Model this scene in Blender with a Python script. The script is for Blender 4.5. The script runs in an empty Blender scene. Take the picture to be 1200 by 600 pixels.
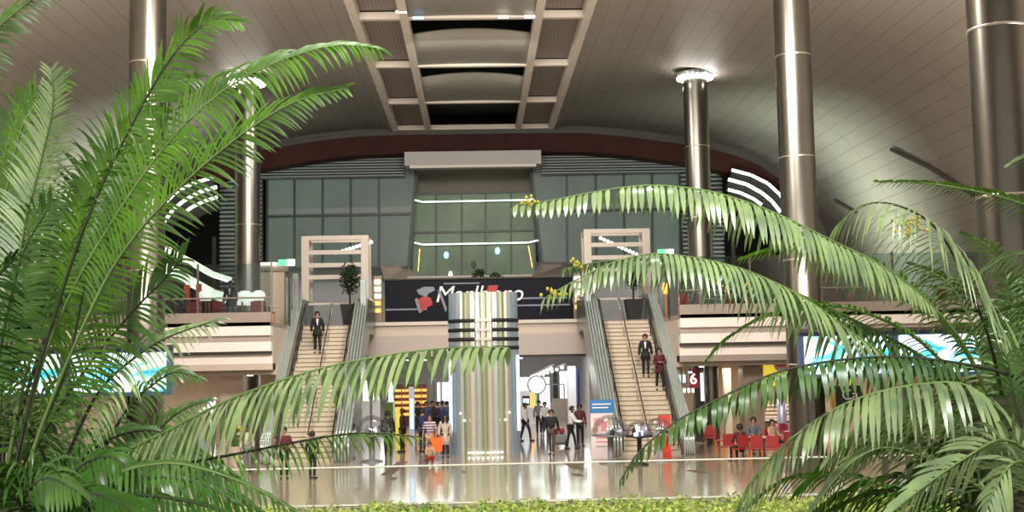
import bpy, bmesh, math, random
from mathutils import Vector, Matrix
random.seed(7)
R = math.radians
SC = bpy.context.scene
COL = SC.collection
# ------------------------------------------------------------------ camera
FPX = 1400.0
CAMZ = 3.8
YAW, PITCH, ROLL = math.atan(43/FPX), math.atan(119/FPX), R(1.1)
_F = Vector((math.sin(YAW)*math.cos(PITCH), math.cos(YAW)*math.cos(PITCH), math.sin(PITCH)))
_R0 = Vector((math.cos(YAW), -math.sin(YAW), 0.0))
_U0 = _R0.cross(_F)
CR = math.cos(ROLL)*_R0 - math.sin(ROLL)*_U0
CU = math.sin(ROLL)*_R0 + math.cos(ROLL)*_U0
cd = bpy.data.cameras.new('camera'); cam = bpy.data.objects.new('camera', cd); COL.objects.link(cam)
cd.sensor_width = 36; cd.lens = 36*FPX/1200; cd.clip_end = 500; cd.clip_start = .05
cam.matrix_world = Matrix(((CR.x, CU.x, -_F.x, 0), (CR.y, CU.y, -_F.y, 0), (CR.z, CU.z, -_F.z, CAMZ), (0, 0, 0, 1)))
SC.camera = cam
EYE = Vector((0, 0, CAMZ))
def ray(u, v): return _F + CR*((u-600)/FPX) + CU*((300-v)/FPX)
def at(u, v, Y):
    d = ray(u, v); return EYE + d*(Y/d.y)
def ground(u, v, z=0.0):
    d = ray(u, v); return EYE + d*((z-CAMZ)/d.z)
# ------------------------------------------------------------------ view / world / lights
SC.view_settings.view_transform = 'Standard'; SC.view_settings.look = 'None'
SC.view_settings.gamma = 1; SC.view_settings.exposure = 0.0
SC.view_settings.use_curve_mapping = False
w = bpy.data.worlds.new('hall_ambience'); SC.world = w; w.use_nodes = True
bg = w.node_tree.nodes['Background']; bg.inputs[0].default_value = (1.0, .93, .84, 1); bg.inputs[1].default_value = .62
def area(name, loc, target, size, power, color=(1, .95, .88), sy=None):
    l = bpy.data.lights.new(name, 'AREA'); l.energy = power; l.color = color; l.size = size
    if sy: l.shape = 'RECTANGLE'; l.size_y = sy
    o = bpy.data.objects.new(name, l); COL.objects.link(o); o.location = loc
    o.rotation_euler = (Vector(target)-Vector(loc)).to_track_quat('-Z', 'Y').to_euler(); return o
def spot(name, loc, target, power, color=(1, .96, .9), ang=60, blend=.6, rad=.15):
    l = bpy.data.lights.new(name, 'SPOT'); l.energy = power; l.color = color; l.spot_size = R(ang); l.spot_blend = blend; l.shadow_soft_size = rad
    o = bpy.data.objects.new(name, l); COL.objects.link(o); o.location = loc
    o.rotation_euler = (Vector(target)-Vector(loc)).to_track_quat('-Z', 'Y').to_euler(); return o
def point(name, loc, power, color=(1, .95, .88), rad=.2):
    l = bpy.data.lights.new(name, 'POINT'); l.energy = power; l.color = color; l.shadow_soft_size = rad
    o = bpy.data.objects.new(name, l); COL.objects.link(o); o.location = loc; return o
# added unseen area lights that wash the vault, greenish ones at the sides
area('vault_fill', (-9, 30, 6.4), (-9, 34, 16), 5, 1250, (1, .88, .76))
area('vault_fill', (9, 30, 6.4), (9, 34, 16), 5, 1250, (1, .88, .76))
area('vault_fill', (0, 50, 7.2), (0, 52, 16), 4, 120, (1, .9, .8))
for _s in (-1, 1):
    area('vault_fill', (_s*14, 20, 5.8), (_s*17, 20, 12), 4, 1000, (1, .9, .8))
    area('vault_fill', (_s*14.5, 57, 7.4), (_s*19.5, 61.5, 11), 3, 1000, (.85, 1, .82))
    area('vault_fill', (_s*16.5, 33, 6.6), (_s*20.5, 33, 11), 3, 260, (.9, 1, .85))
# added area lights under the vault that brighten the hall and galleries
area('hall_fill', (-5, 24, 15.5), (-3, 40, 0), 4, 3600, (1, .93, .84))
area('hall_fill', (5, 24, 15.5), (3, 40, 0), 4, 3600, (1, .93, .84))
area('hall_fill', (0, 46, 15.8), (0, 52, 3), 4, 1100, (1, .93, .84))
# added spots that brighten the palms and hedge of the planter
spot('planter_fill', (-3.2, -1.5, 9.5), (-1.6, 4.2, 4.0), 2100, (1, 1, .9), 50)
spot('planter_fill', (3.6, -1.2, 9.5), (1.7, 4.2, 3.6), 2100, (.95, 1, .95), 50)
spot('planter_fill', (0, 3.5, 9.5), (0, 8.5, 2.6), 2200, (1, 1, .9), 70)
spot('planter_fill', (-4.2, 1.6, 3.2), (-1.2, 4.6, 4.6), 160, (.95, 1, .85), 90)
# ------------------------------------------------------------------ materials
MATS = {}
def mat(name, col, rough=.5, metal=0., emit=0., ecol=None, var=0., scale=6., alpha=None, spec=None, coat=0.):
    if name in MATS: return MATS[name]
    m = bpy.data.materials.new(name); m.use_nodes = True; nt = m.node_tree; b = nt.nodes['Principled BSDF']
    c = (*col, 1)
    b.inputs['Base Color'].default_value = c; b.inputs['Roughness'].default_value = rough; b.inputs['Metallic'].default_value = metal
    if spec is not None: b.inputs['Specular IOR Level'].default_value = spec
    if coat: b.inputs['Coat Weight'].default_value = coat
    if emit: b.inputs['Emission Color'].default_value = (*(ecol or col), 1); b.inputs['Emission Strength'].default_value = emit
    if var:
        tc = nt.nodes.new('ShaderNodeTexCoord'); n = nt.nodes.new('ShaderNodeTexNoise'); n.inputs['Scale'].default_value = scale; n.inputs['Detail'].default_value = 4
        r = nt.nodes.new('ShaderNodeValToRGB')
        r.color_ramp.elements[0].position = .3; r.color_ramp.elements[1].position = .7
        r.color_ramp.elements[0].color = tuple(max(0, x*(1-var)) for x in col)+(1,); r.color_ramp.elements[1].color = tuple(min(1, x*(1+var)) for x in col)+(1,)
        nt.links.new(tc.outputs['Object'], n.inputs['Vector']); nt.links.new(n.outputs['Fac'], r.inputs['Fac']); nt.links.new(r.outputs['Color'], b.inputs['Base Color'])
    MATS[name] = m; return m
def glass_mat(name, tint=(.8, .9, .88), gloss=.12, rough=.03):
    m = bpy.data.materials.new(name); m.use_nodes = True; nt = m.node_tree; nt.nodes.clear()
    o = nt.nodes.new('ShaderNodeOutputMaterial'); t = nt.nodes.new('ShaderNodeBsdfTransparent'); g = nt.nodes.new('ShaderNodeBsdfGlossy')
    mx = nt.nodes.new('ShaderNodeMixShader'); lw = nt.nodes.new('ShaderNodeLayerWeight'); lw.inputs['Blend'].default_value = .25
    mr = nt.nodes.new('ShaderNodeMapRange'); mr.inputs['To Min'].default_value = gloss*.4; mr.inputs['To Max'].default_value = min(1, gloss*4)
    t.inputs['Color'].default_value = (*tint, 1); g.inputs['Roughness'].default_value = rough
    nt.links.new(lw.outputs['Fresnel'], mr.inputs['Value']); nt.links.new(mr.outputs['Result'], mx.inputs['Fac'])
    nt.links.new(t.outputs[0], mx.inputs[1]); nt.links.new(g.outputs[0], mx.inputs[2]); nt.links.new(mx.outputs[0], o.inputs['Surface'])
    MATS[name] = m; return m
def leaf_mat(name, col, trans=.3, rough=.32, var=.35):
    m = bpy.data.materials.new(name); m.use_nodes = True; nt = m.node_tree; b = nt.nodes['Principled BSDF']; o = nt.nodes['Material Output']
    n = nt.nodes.new('ShaderNodeTexNoise'); n.inputs['Scale'].default_value = 9; tc = nt.nodes.new('ShaderNodeTexCoord')
    r = nt.nodes.new('ShaderNodeValToRGB'); r.color_ramp.elements[0].position = .3; r.color_ramp.elements[1].position = .72
    r.color_ramp.elements[0].color = tuple(x*(1-var) for x in col)+(1,); r.color_ramp.elements[1].color = (min(1, col[0]*(1+var*1.3)), min(1, col[1]*(1+var)), col[2], 1)
    tr = nt.nodes.new('ShaderNodeBsdfTranslucent'); mx = nt.nodes.new('ShaderNodeMixShader'); mx.inputs[0].default_value = trans
    nt.links.new(tc.outputs['Object'], n.inputs['Vector']); nt.links.new(n.outputs['Fac'], r.inputs['Fac'])
    nt.links.new(r.outputs['Color'], b.inputs['Base Color'])
    g = nt.nodes.new('ShaderNodeHueSaturation'); g.inputs['Value'].default_value = 1.5; g.inputs['Saturation'].default_value = 1.1
    nt.links.new(r.outputs['Color'], g.inputs['Color']); nt.links.new(g.outputs['Color'], tr.inputs['Color'])
    b.inputs['Roughness'].default_value = rough; b.inputs['Specular IOR Level'].default_value = .6
    nt.links.new(b.outputs[0], mx.inputs[1]); nt.links.new(tr.outputs[0], mx.inputs[2]); nt.links.new(mx.outputs[0], o.inputs['Surface'])
    MATS[name] = m; return m
def nodemat(name):
    m = bpy.data.materials.new(name); m.use_nodes = True; MATS[name] = m
    return m, m.node_tree, m.node_tree.nodes['Principled BSDF']
# polished granite floor
m, nt, b = nodemat('granite_floor')
tc = nt.nodes.new('ShaderNodeTexCoord'); br = nt.nodes.new('ShaderNodeTexBrick'); br.offset = 0; br.inputs['Scale'].default_value = 1
br.inputs['Brick Width'].default_value = .9; br.inputs['Row Height'].default_value = .9; br.inputs['Mortar Size'].default_value = .012
br.inputs['Color1'].default_value = (.60, .48, .37, 1); br.inputs['Color2'].default_value = (.50, .40, .31, 1); br.inputs['Mortar'].default_value = (.22, .18, .14, 1)
no = nt.nodes.new('ShaderNodeTexNoise'); no.inputs['Scale'].default_value = 3; mxn = nt.nodes.new('ShaderNodeMix'); mxn.data_type = 'RGBA'; mxn.blend_type = 'MULTIPLY'; mxn.inputs[0].default_value = .5
nt.links.new(tc.outputs['Object'], br.inputs['Vector']); nt.links.new(tc.outputs['Object'], no.inputs['Vector'])
nt.links.new(br.outputs['Color'], mxn.inputs[6]); nt.links.new(no.outputs['Fac'], mxn.inputs[7]); nt.links.new(mxn.outputs[2], b.inputs['Base Color'])
b.inputs['Roughness'].default_value = .14; b.inputs['Specular IOR Level'].default_value = .55; b.inputs['Coat Weight'].default_value = .25; b.inputs['Coat Roughness'].default_value = .06
# vault planks: seams every .7 m along the hall, fine joints across
m, nt, b = nodemat('vault_planks')
uv = nt.nodes.new('ShaderNodeUVMap'); sp = nt.nodes.new('ShaderNodeSeparateXYZ'); nt.links.new(uv.outputs[0], sp.inputs[0])
def seam(out, period, width):
    d = nt.nodes.new('ShaderNodeMath'); d.operation = 'DIVIDE'; d.inputs[1].default_value = period; nt.links.new(out, d.inputs[0])
    f = nt.nodes.new('ShaderNodeMath'); f.operation = 'FRACT'; nt.links.new(d.outputs[0], f.inputs[0])
    l = nt.nodes.new('ShaderNodeMath'); l.operation = 'LESS_THAN'; l.inputs[1].default_value = width/period; nt.links.new(f.outputs[0], l.inputs[0]); return l.outputs[0]
a1 = seam(sp.outputs[0], .72, .045); a2 = seam(sp.outputs[1], 6.2, .05)
mx_ = nt.nodes.new('ShaderNodeMath'); mx_.operation = 'MAXIMUM'; nt.links.new(a1, mx_.inputs[0]); nt.links.new(a2, mx_.inputs[1])
mc = nt.nodes.new('ShaderNodeMix'); mc.data_type = 'RGBA'; nt.links.new(mx_.outputs[0], mc.inputs[0])
n2 = nt.nodes.new('ShaderNodeTexNoise'); n2.inputs['Scale'].default_value = .8; rr = nt.nodes.new('ShaderNodeValToRGB'); nt.links.new(uv.outputs[0], n2.inputs['Vector']); nt.links.new(n2.outputs['Fac'], rr.inputs['Fac'])
rr.color_ramp.elements[0].color = (.44, .39, .345, 1); rr.color_ramp.elements[1].color = (.52, .465, .41, 1)
nt.links.new(rr.outputs[0], mc.inputs[6]); mc.inputs[7].default_value = (.33, .29, .25, 1)
nt.links.new(mc.outputs[2], b.inputs['Base Color']); b.inputs['Roughness'].default_value = .55
# perforated sheet
m, nt, b = nodemat('perforated_sheet')
tc = nt.nodes.new('ShaderNodeTexCoord'); vo = nt.nodes.new('ShaderNodeTexVoronoi'); vo.inputs['Scale'].default_value = 6.5; vo.inputs['Randomness'].default_value = 0
rp = nt.nodes.new('ShaderNodeValToRGB'); rp.color_ramp.interpolation = 'CONSTANT'; rp.color_ramp.elements[0].color = (.03, .025, .022, 1); rp.color_ramp.elements[1].color = (.2, .16, .14, 1); rp.color_ramp.elements[1].position = .36
nt.links.new(tc.outputs['Object'], vo.inputs['Vector']); nt.links.new(vo.outputs['Distance'], rp.inputs['Fac']); nt.links.new(rp.outputs[0], b.inputs['Base Color'])
# display screens: pale cloud shapes on cyan blue, as shown on the screens
m, nt, b = nodemat('screen_picture')
tc = nt.nodes.new('ShaderNodeTexCoord'); mp = nt.nodes.new('ShaderNodeMapping'); mp.inputs['Scale'].default_value = (.55, 1, 1.6)
no = nt.nodes.new('ShaderNodeTexNoise'); no.inputs['Scale'].default_value = 1.3; no.inputs['Detail'].default_value = 5; no.inputs['Distortion'].default_value = 1.2
rp = nt.nodes.new('ShaderNodeValToRGB'); e = rp.color_ramp.elements; e[0].position = .30; e[0].color = (0, .3, .8, 1); e[1].position = .49; e[1].color = (.85, .97, 1, 1)
e2 = e.new(.39); e2.color = (.12, .75, .95, 1)
nt.links.new(tc.outputs['Object'], mp.inputs[0]); nt.links.new(mp.outputs[0], no.inputs['Vector']); nt.links.new(no.outputs['Fac'], rp.inputs['Fac']); nt.links.new(rp.outputs[0], b.inputs['Emission Color'])
b.inputs['Emission Strength'].default_value = 1.9; b.inputs['Base Color'].default_value = (.02, .03, .04, 1)

glass_mat('clear_glass', (.86, .93, .91), .10)
glass_mat('balustrade_glass', (.72, .80, .80), .16)
glass_mat('dome_acrylic', (.93, .93, .95), .13, .05)
glass_mat('rail_glass', (.93, .97, .94), .05)
leaf_mat('leaf_bright', (.10, .235, .03), .33)
leaf_mat('leaf_mid', (.085, .18, .055), .28)
leaf_mat('leaf_pale', (.27, .38, .21), .22, .3)  # paler base colour carries the strong light and gloss on these leaflets
leaf_mat('leaf_deep', (.045, .13, .02), .22)
leaf_mat('leaf_dark', (.012, .03, .01), .1)
leaf_mat('leaf_lime', (.50, .58, .20), .35, var=.2)
mat('rachis_green', (.14, .22, .06), .5, var=.2); mat('rachis_dark', (.035, .04, .02), .5)
mat('yellow_bud', (.55, .45, .05), .6, var=.3); mat('trunk_brown', (.035, .032, .016), .9, var=.4, scale=14); mat('soil', (.05, .04, .03), .95, var=.4)
mat('steel', (.21, .20, .175), .3, 1., var=.08, scale=1.2); mat('mirror_steel', (.68, .76, .73), .15, .55)
mat('steel_joint', (.75, .72, .66), .3, 1.); mat('chrome', (.62, .68, .66), .15, .85)
mat('ribbed_steel', (.24, .28, .26), .3, .6, var=.1, scale=2)
mat('frame_cream', (.55, .49, .42), .5); mat('baffle_grey', (.30, .29, .25), .6, var=.06); mat('louvre_dark', (.055, .06, .055), .6)
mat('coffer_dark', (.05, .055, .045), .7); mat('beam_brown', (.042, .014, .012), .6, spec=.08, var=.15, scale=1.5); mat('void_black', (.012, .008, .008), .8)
mat('beam_white', (.40, .38, .37), .5); mat('soffit_olive', (.15, .14, .10), .6, var=.1)
mat('facade_glass', (.13, .165, .15), .25, 0, .035, (.5, .7, .65), var=.12, scale=.4, spec=.12); mat('mullion', (.03, .035, .033), .4, .5)  # facade panes get a faint added glow besides their own colour
mat('bay_glass', (.09, .14, .085), .25, 0, .05, (.6, .9, .5), var=.4, scale=.5, spec=.12); mat('spandrel', (.16, .19, .19), .4)  # green glow of the bay panes is added as emission
mat('tower_reflect_blue', (.48, .62, .76), .16, .55); mat('tower_reflect_olive', (.44, .49, .32), .18, .5); mat('tower_reflect_beige', (.74, .73, .62), .18, .5); mat('led_white', (.9, 1, .93), .5, 0, 1.6); mat('lamp_white', (1, .97, .92), .5, 0, 22.); mat('lamp_glow', (1, .95, .85), .5, 0, 3.)  # tower tints paint reflected blue, green and beige into the base colour
mat('ledge_pinkish', (.52, .44, .40), .5); mat('ledge_pale', (.68, .62, .56), .5)
mat('fascia_white', (.93, .84, .78), .5); mat('fascia_taupe', (.34, .28, .24), .5, var=.05); mat('fascia_groove', (.40, .34, .30), .6); mat('fascia_beige', (.62, .52, .43), .5)
mat('shadow_gap', (.04, .035, .03), .6); mat('wall_cream', (.66, .55, .43), .55, var=.05); mat('stone_step', (.62, .54, .42), .45, var=.06); mat('step_nosing', (.25, .2, .15), .6)
mat('banner_navy', (.010, .011, .018), .5, spec=.1); mat('white_paint', (.85, .85, .85), .5); mat('print_white', (.85, .85, .88), .5, 0, .12); mat('print_red', (.42, .02, .02), .5, 0, .05); mat('print_grey', (.22, .24, .3), .5)
mat('red_seat', (.36, .03, .03), .45); mat('orange_wood', (.62, .2, .05), .5); mat('table_pale', (.7, .62, .5), .4); mat('table_brown', (.12, .05, .03), .4)
mat('shade_white', (.95, .9, .8), .6, 0, 1.1); mat('sign_green', (.05, .6, .2), .5, 0, 1.1, (.12, .9, .35)); mat('sign_white', (.8, 1, .85), .5, 0, 2.4)
mat('black_matt', (.012, .012, .014), .6); mat('navy', (.02, .04, .16), .5); mat('screen_frame', (.05, .08, .17), .35)
mat('shop_white', (.82, .9, 1), .5, 0, .95); mat('shop_cyan', (.55, .9, 1), .5, 0, 1.3); mat('shop_amber', (1, .55, .12), .5, 0, .9); mat('shop_yellow', (.9, .75, .08), .5, 0, .45); mat('shop_green', (.12, .25, .05), .5)
mat('hall_white', (.75, .75, .76), .4); mat('hall_grey', (.42, .42, .44), .4); mat('pillar_taupe', (.24, .18, .13), .4, var=.1); mat('blue_light', (.35, .6, 1), .5, 0, 1.8)
mat('poster_blue', (.04, .2, .45), .5); mat('poster_white', (.8, .72, .72), .5); mat('poster_pink', (.75, .3, .28), .5); mat('red_panel', (.72, .06, .04), .45, 0, .08); mat('maroon', (.22, .012, .03), .4)
mat('lilac_steel', (.5, .52, .68), .25, .4); mat('gold', (.75, .5, .15), .3, .8); mat('orange_bag', (.85, .16, .02), .5); mat('plastic_grey', (.2, .2, .21), .4)
mat('skin', (.42, .24, .16), .5); mat('skin_dark', (.2, .11, .07), .5); mat('hair_black', (.01, .008, .007), .6)
for n, c in dict(cloth_black=(.012, .012, .015), cloth_white=(.75, .74, .74), cloth_navy=(.02, .03, .09), cloth_wine=(.10, .015, .022), cloth_tan=(.5, .32, .2), cloth_denim=(.06, .09, .18), cloth_grey=(.2, .2, .22), cloth_red=(.4, .04, .03), cloth_plaid=(.12, .13, .15), cloth_cream=(.6, .52, .44), cloth_blue=(.05, .12, .35)).items(): mat(n, c, .8, var=.12, scale=8)
m, nt, b = nodemat('cloth_striped')
tc = nt.nodes.new('ShaderNodeTexCoord'); wv = nt.nodes.new('ShaderNodeTexWave'); wv.bands_direction = 'Z'; wv.inputs['Scale'].default_value = 3.2
rp = nt.nodes.new('ShaderNodeValToRGB'); rp.color_ramp.interpolation = 'CONSTANT'; rp.color_ramp.elements[0].color = (.12, .05, .12, 1); rp.color_ramp.elements[1].color = (.62, .55, .58, 1); rp.color_ramp.elements[1].position = .5
nt.links.new(tc.outputs['Object'], wv.inputs[0]); nt.links.new(wv.outputs['Fac'], rp.inputs[0]); nt.links.new(rp.outputs[0], b.inputs['Base Color']); b.inputs['Roughness'].default_value = .8
# ------------------------------------------------------------------ helpers
def wloc(o):
    v = Vector((0, 0, 0))
    while o: v += o.location; o = o.parent
    return v
def tag(o, label=None, cat=None, group=None, kind=None):
    if label: o['label'] = label
    if cat: o['category'] = cat
    if group: o['group'] = group
    if kind: o['kind'] = kind
    return o
def thing(name, loc, label, cat, group=None, kind=None):
    o = bpy.data.objects.new(name, None); COL.objects.link(o); o.location = loc; o.empty_display_size = .1
    return tag(o, label, cat, group, kind)
class MB:
    def __init__(s): s.v = []; s.f = []; s.mi = []
    def add(s, vs, fs, mi=0):
        n = len(s.v); s.v += [tuple(p) for p in vs]; s.f += [tuple(i+n for i in f) for f in fs]; s.mi += [mi]*len(fs); return s
    def box(s, x0, x1, y0, y1, z0, z1, mi=0):
        vs = [(x, y, z) for x in (x0, x1) for y in (y0, y1) for z in (z0, z1)]
        return s.add(vs, [(0, 1, 3, 2), (4, 6, 7, 5), (0, 4, 5, 1), (2, 3, 7, 6), (0, 2, 6, 4), (1, 5, 7, 3)], mi)
    def bar(s, p0, p1, w, h, mi=0):
        p0, p1 = Vector(p0), Vector(p1); d = (p1-p0).normalized(); up = Vector((0, 0, 1)) if abs(d.z) < .95 else Vector((0, 1, 0))
        a = d.cross(up).normalized()*w/2; c = a.cross(d).normalized()*h/2
        vs = [p+sa*a+sc*c for p in (p0, p1) for sa, sc in ((-1, -1), (1, -1), (1, 1), (-1, 1))]
        return s.add(vs, [(3, 2, 1, 0), (4, 5, 6, 7), (0, 1, 5, 4), (1, 2, 6, 5), (2, 3, 7, 6), (3, 0, 4, 7)], mi)
    def tube(s, pts, r, n=8, mi=0, cap=True):
        pts = [Vector(p) for p in pts]; rs = r if isinstance(r, (list, tuple)) else [r]*len(pts); vs = []; fs = []
        for i, p in enumerate(pts):
            d = (pts[min(i+1, len(pts)-1)]-pts[max(i-1, 0)]).normalized(); up = Vector((0, 0, 1)) if abs(d.z) < .9 else Vector((0, 1, 0))
            a = d.cross(up).normalized(); c = a.cross(d)
            for k in range(n):
                t = 2*math.pi*k/n; vs.append(p+(a*math.cos(t)+c*math.sin(t))*rs[i])
        for i in range(len(pts)-1):
            for k in range(n): fs.append((i*n+k, i*n+(k+1) % n, (i+1)*n+(k+1) % n, (i+1)*n+k))
        if cap: fs.append(tuple(range(n-1, -1, -1))); fs.append(tuple(range((len(pts)-1)*n, len(pts)*n)))
        return s.add(vs, fs, mi)
    def lathe(s, c, prof, n=24, mi=0, a0=0, a1=2*math.pi, sx=1., sy=1.):
        c = Vector(c); vs = []; fs = []; full = abs(a1-a0-2*math.pi) < 1e-6; m_ = n if full else n+1
        for (r, z) in prof:
            for k in range(m_):
                t = a0+(a1-a0)*k/n; vs.append((c.x+r*sx*math.cos(t), c.y+r*sy*math.sin(t), c.z+z))
        for i in range(len(prof)-1):
            for k in range(n):
                k2 = (k+1) % m_; fs.append((i*m_+k, i*m_+k2, (i+1)*m_+k2, (i+1)*m_+k))
        return s.add(vs, fs, mi)
    def prism(s, poly, d, mi=0):     # poly: 3-D points, extruded by vector d
        n = len(poly); p = [Vector(q) for q in poly]; d = Vector(d); vs = p+[q+d for q in p]
        return s.add(vs, [tuple(range(n)), tuple(range(2*n-1, n-1, -1))]+[(i, (i+1) % n, n+(i+1) % n, n+i)[::-1] for i in range(n)], mi)
    def ball(s, c, r, n=10, mi=0, sz=1., sx=1., sy=1.):
        k = n//2; return s.lathe(c, [(max(1e-4, r*math.sin(math.pi*i/k)), -r*sz*math.cos(math.pi*i/k)) for i in range(k+1)], n, mi, sx=sx, sy=sy)
    def build(s, name, mats, parent=None, smooth=False, origin=None, bevel=0):
        o0 = wloc(parent) if parent else Vector(origin or (0, 0, 0))
        me = bpy.data.meshes.new(name); me.from_pydata([tuple(Vector(p)-o0) for p in s.v], [], s.f)
        for m_ in (mats if isinstance(mats, (list, tuple)) else [mats]): me.materials.append(MATS[m_])
        if any(s.mi): me.polygons.foreach_set('material_index', s.mi)
        bm = bmesh.new(); bm.from_mesh(me); bmesh.ops.recalc_face_normals(bm, faces=bm.faces); bm.to_mesh(me); bm.free()
        if smooth: me.polygons.foreach_set('use_smooth', [True]*len(me.polygons))
        me.update()
        o = bpy.data.objects.new(name, me); COL.objects.link(o); o.parent = parent
        if not parent: o.location = o0
        if bevel:
            bv = o.modifiers.new('b', 'BEVEL'); bv.width = bevel; bv.segments = 2; bv.limit_method = 'ANGLE'
        return o
def kids(o): return [c for c in bpy.data.objects if c.parent == o]
def copy_tree(o, parent=None):
    c = o.copy(); COL.objects.link(c); c.parent = parent
    for ch in kids(o): copy_tree(ch, c)
    return c
def text(name, body, loc, size, m, parent, extrude=.01, rot=(R(90), 0, 0), shear=0, align='CENTER'):
    cu = bpy.data.curves.new(name, 'FONT'); cu.body = body; cu.size = size; cu.extrude = extrude; cu.shear = shear; cu.align_x = align; cu.align_y = 'CENTER'; cu.materials.append(MATS[m])
    o = bpy.data.objects.new(name, cu); COL.objects.link(o); o.rotation_euler = rot
    dg = bpy.context.evaluated_depsgraph_get(); me = bpy.data.meshes.new_from_object(o.evaluated_get(dg)); bpy.data.objects.remove(o)
    o = bpy.data.objects.new(name, me); COL.objects.link(o); me.transform(Matrix.Rotation(R(90), 4, 'X'))
    if parent: o.parent = parent; o.location = Vector(loc)-wloc(parent)
    else: o.location = loc
    return o
def struct(name, mb, mats, label, cat, parent=None, smooth=False):
    o = mb.build(name, mats, parent, smooth)
    if not parent: tag(o, label, cat, None, 'structure')
    return o
# ================================================================== THE HALL
fl = struct('floor', MB().box(-32, 32, -6, 112, -.3, 0), 'granite_floor', 'polished beige granite floor of the hall with dark inlays', 'floor')
for (u0, v0, u1, v1) in ((453, 557, 472, 541), (458, 561, 465, 561), (666, 543, 680, 550), (670, 556, 683, 557), (809, 551, 825, 554), (541, 553, 547, 553), (733, 548, 742, 548)):
    a, b_ = ground(u0, v0), ground(u1, v1); n = Vector((-(b_-a).y, (b_-a).x, 0)).normalized()*.2
    if abs(v1-v0) < 3: n = Vector((0, .45, 0))
    MB().prism([a-n+Vector((0, 0, .001)), b_-n+Vector((0, 0, .001)), b_+n+Vector((0, 0, .001)), a+n+Vector((0, 0, .001))], (0, 0, .003)).build('floor_inlay', 'table_brown', fl)
YF = 66.7
PROF = [(4.4, 16.85), (6.5, 16.8), (9, 16.55), (11, 16.25), (13, 15.95), (15, 15.4), (16.4, 14.8), (17.6, 13.95), (18.7, 12.7), (19.7, 10.9), (20.5, 9.0), (21.2, 7.0), (21.6, 5.4)]
def vault(side):
    ss = [0]
    for a, b_ in zip(PROF, PROF[1:]): ss.append(ss[-1]+math.dist(a, b_))
    # refine
    fine = []
    for i in range(len(PROF)-1):
        for k in range(3):
            t = k/3; fine.append((PROF[i][0]*(1-t)+PROF[i+1][0]*t, PROF[i][1]*(1-t)+PROF[i+1][1]*t, ss[i]*(1-t)+ss[i+1]*t))
    fine.append((*PROF[-1], ss[-1]))
    me = bpy.data.meshes.new('ceiling'); vs = []; fs = []; uvs = []
    n = len(fine)
    for (y) in (-4, YF):
        for (x, z, s_) in fine: vs.append((side*x, y, z))
        for (x, z, s_) in fine: vs.append((side*(x+.1), y, z+.4))
    for i in range(n-1):
        fs.append((i, i+1, 2*n+i+1, 2*n+i)); uvs += [(fine[i][2], -4), (fine[i+1][2], -4), (fine[i+1][2], YF), (fine[i][2], YF)]
    for i in range(n-1):
        fs.append((n+i, n+i+1, 3*n+i+1, 3*n+i)); uvs += [(0.3, 1)]*4
        fs.append((2*n+i, 2*n+i+1, 3*n+i+1, 3*n+i)); uvs += [(.3, 1)]*4
    fs.append((0, n, 3*n, 2*n)); uvs += [(.3, 1)]*4
    fs.append((n-1, 2*n-1, 4*n-1, 3*n-1)); uvs += [(.3, 1)]*4
    me.from_pydata(vs, [], fs); ul = me.uv_layers.new(name='UVMap')
    for i, u_ in enumerate(uvs): ul.data[i].uv = u_
    me.materials.append(MATS['vault_planks']); me.polygons.foreach_set('use_smooth', [True]*(n-1)+[False]*(len(fs)-n+1))
    o = bpy.data.objects.new('ceiling', me); COL.objects.link(o)
    tag(o, 'curved beige plank ceiling, the half %s' % ('left of the central skylight strip' if side < 0 else 'right of the central skylight strip'), 'ceiling', None, 'structure')
    return o
vl = vault(-1); vr = vault(1)
# dark oblique gap in the right half
MB().tube([(18.55, 52, 12.7), (19.3, 49.5, 11.45), (20.0, 47, 9.95), (20.6, 44.3, 8.5)], .09, 6).build('shadow_gap', 'shadow_gap', vr)
MB().tube([(19.1, 62.5, 11.8), (19.6, 60.5, 10.9)], .08, 6).build('shadow_gap', 'shadow_gap', vr)
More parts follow.
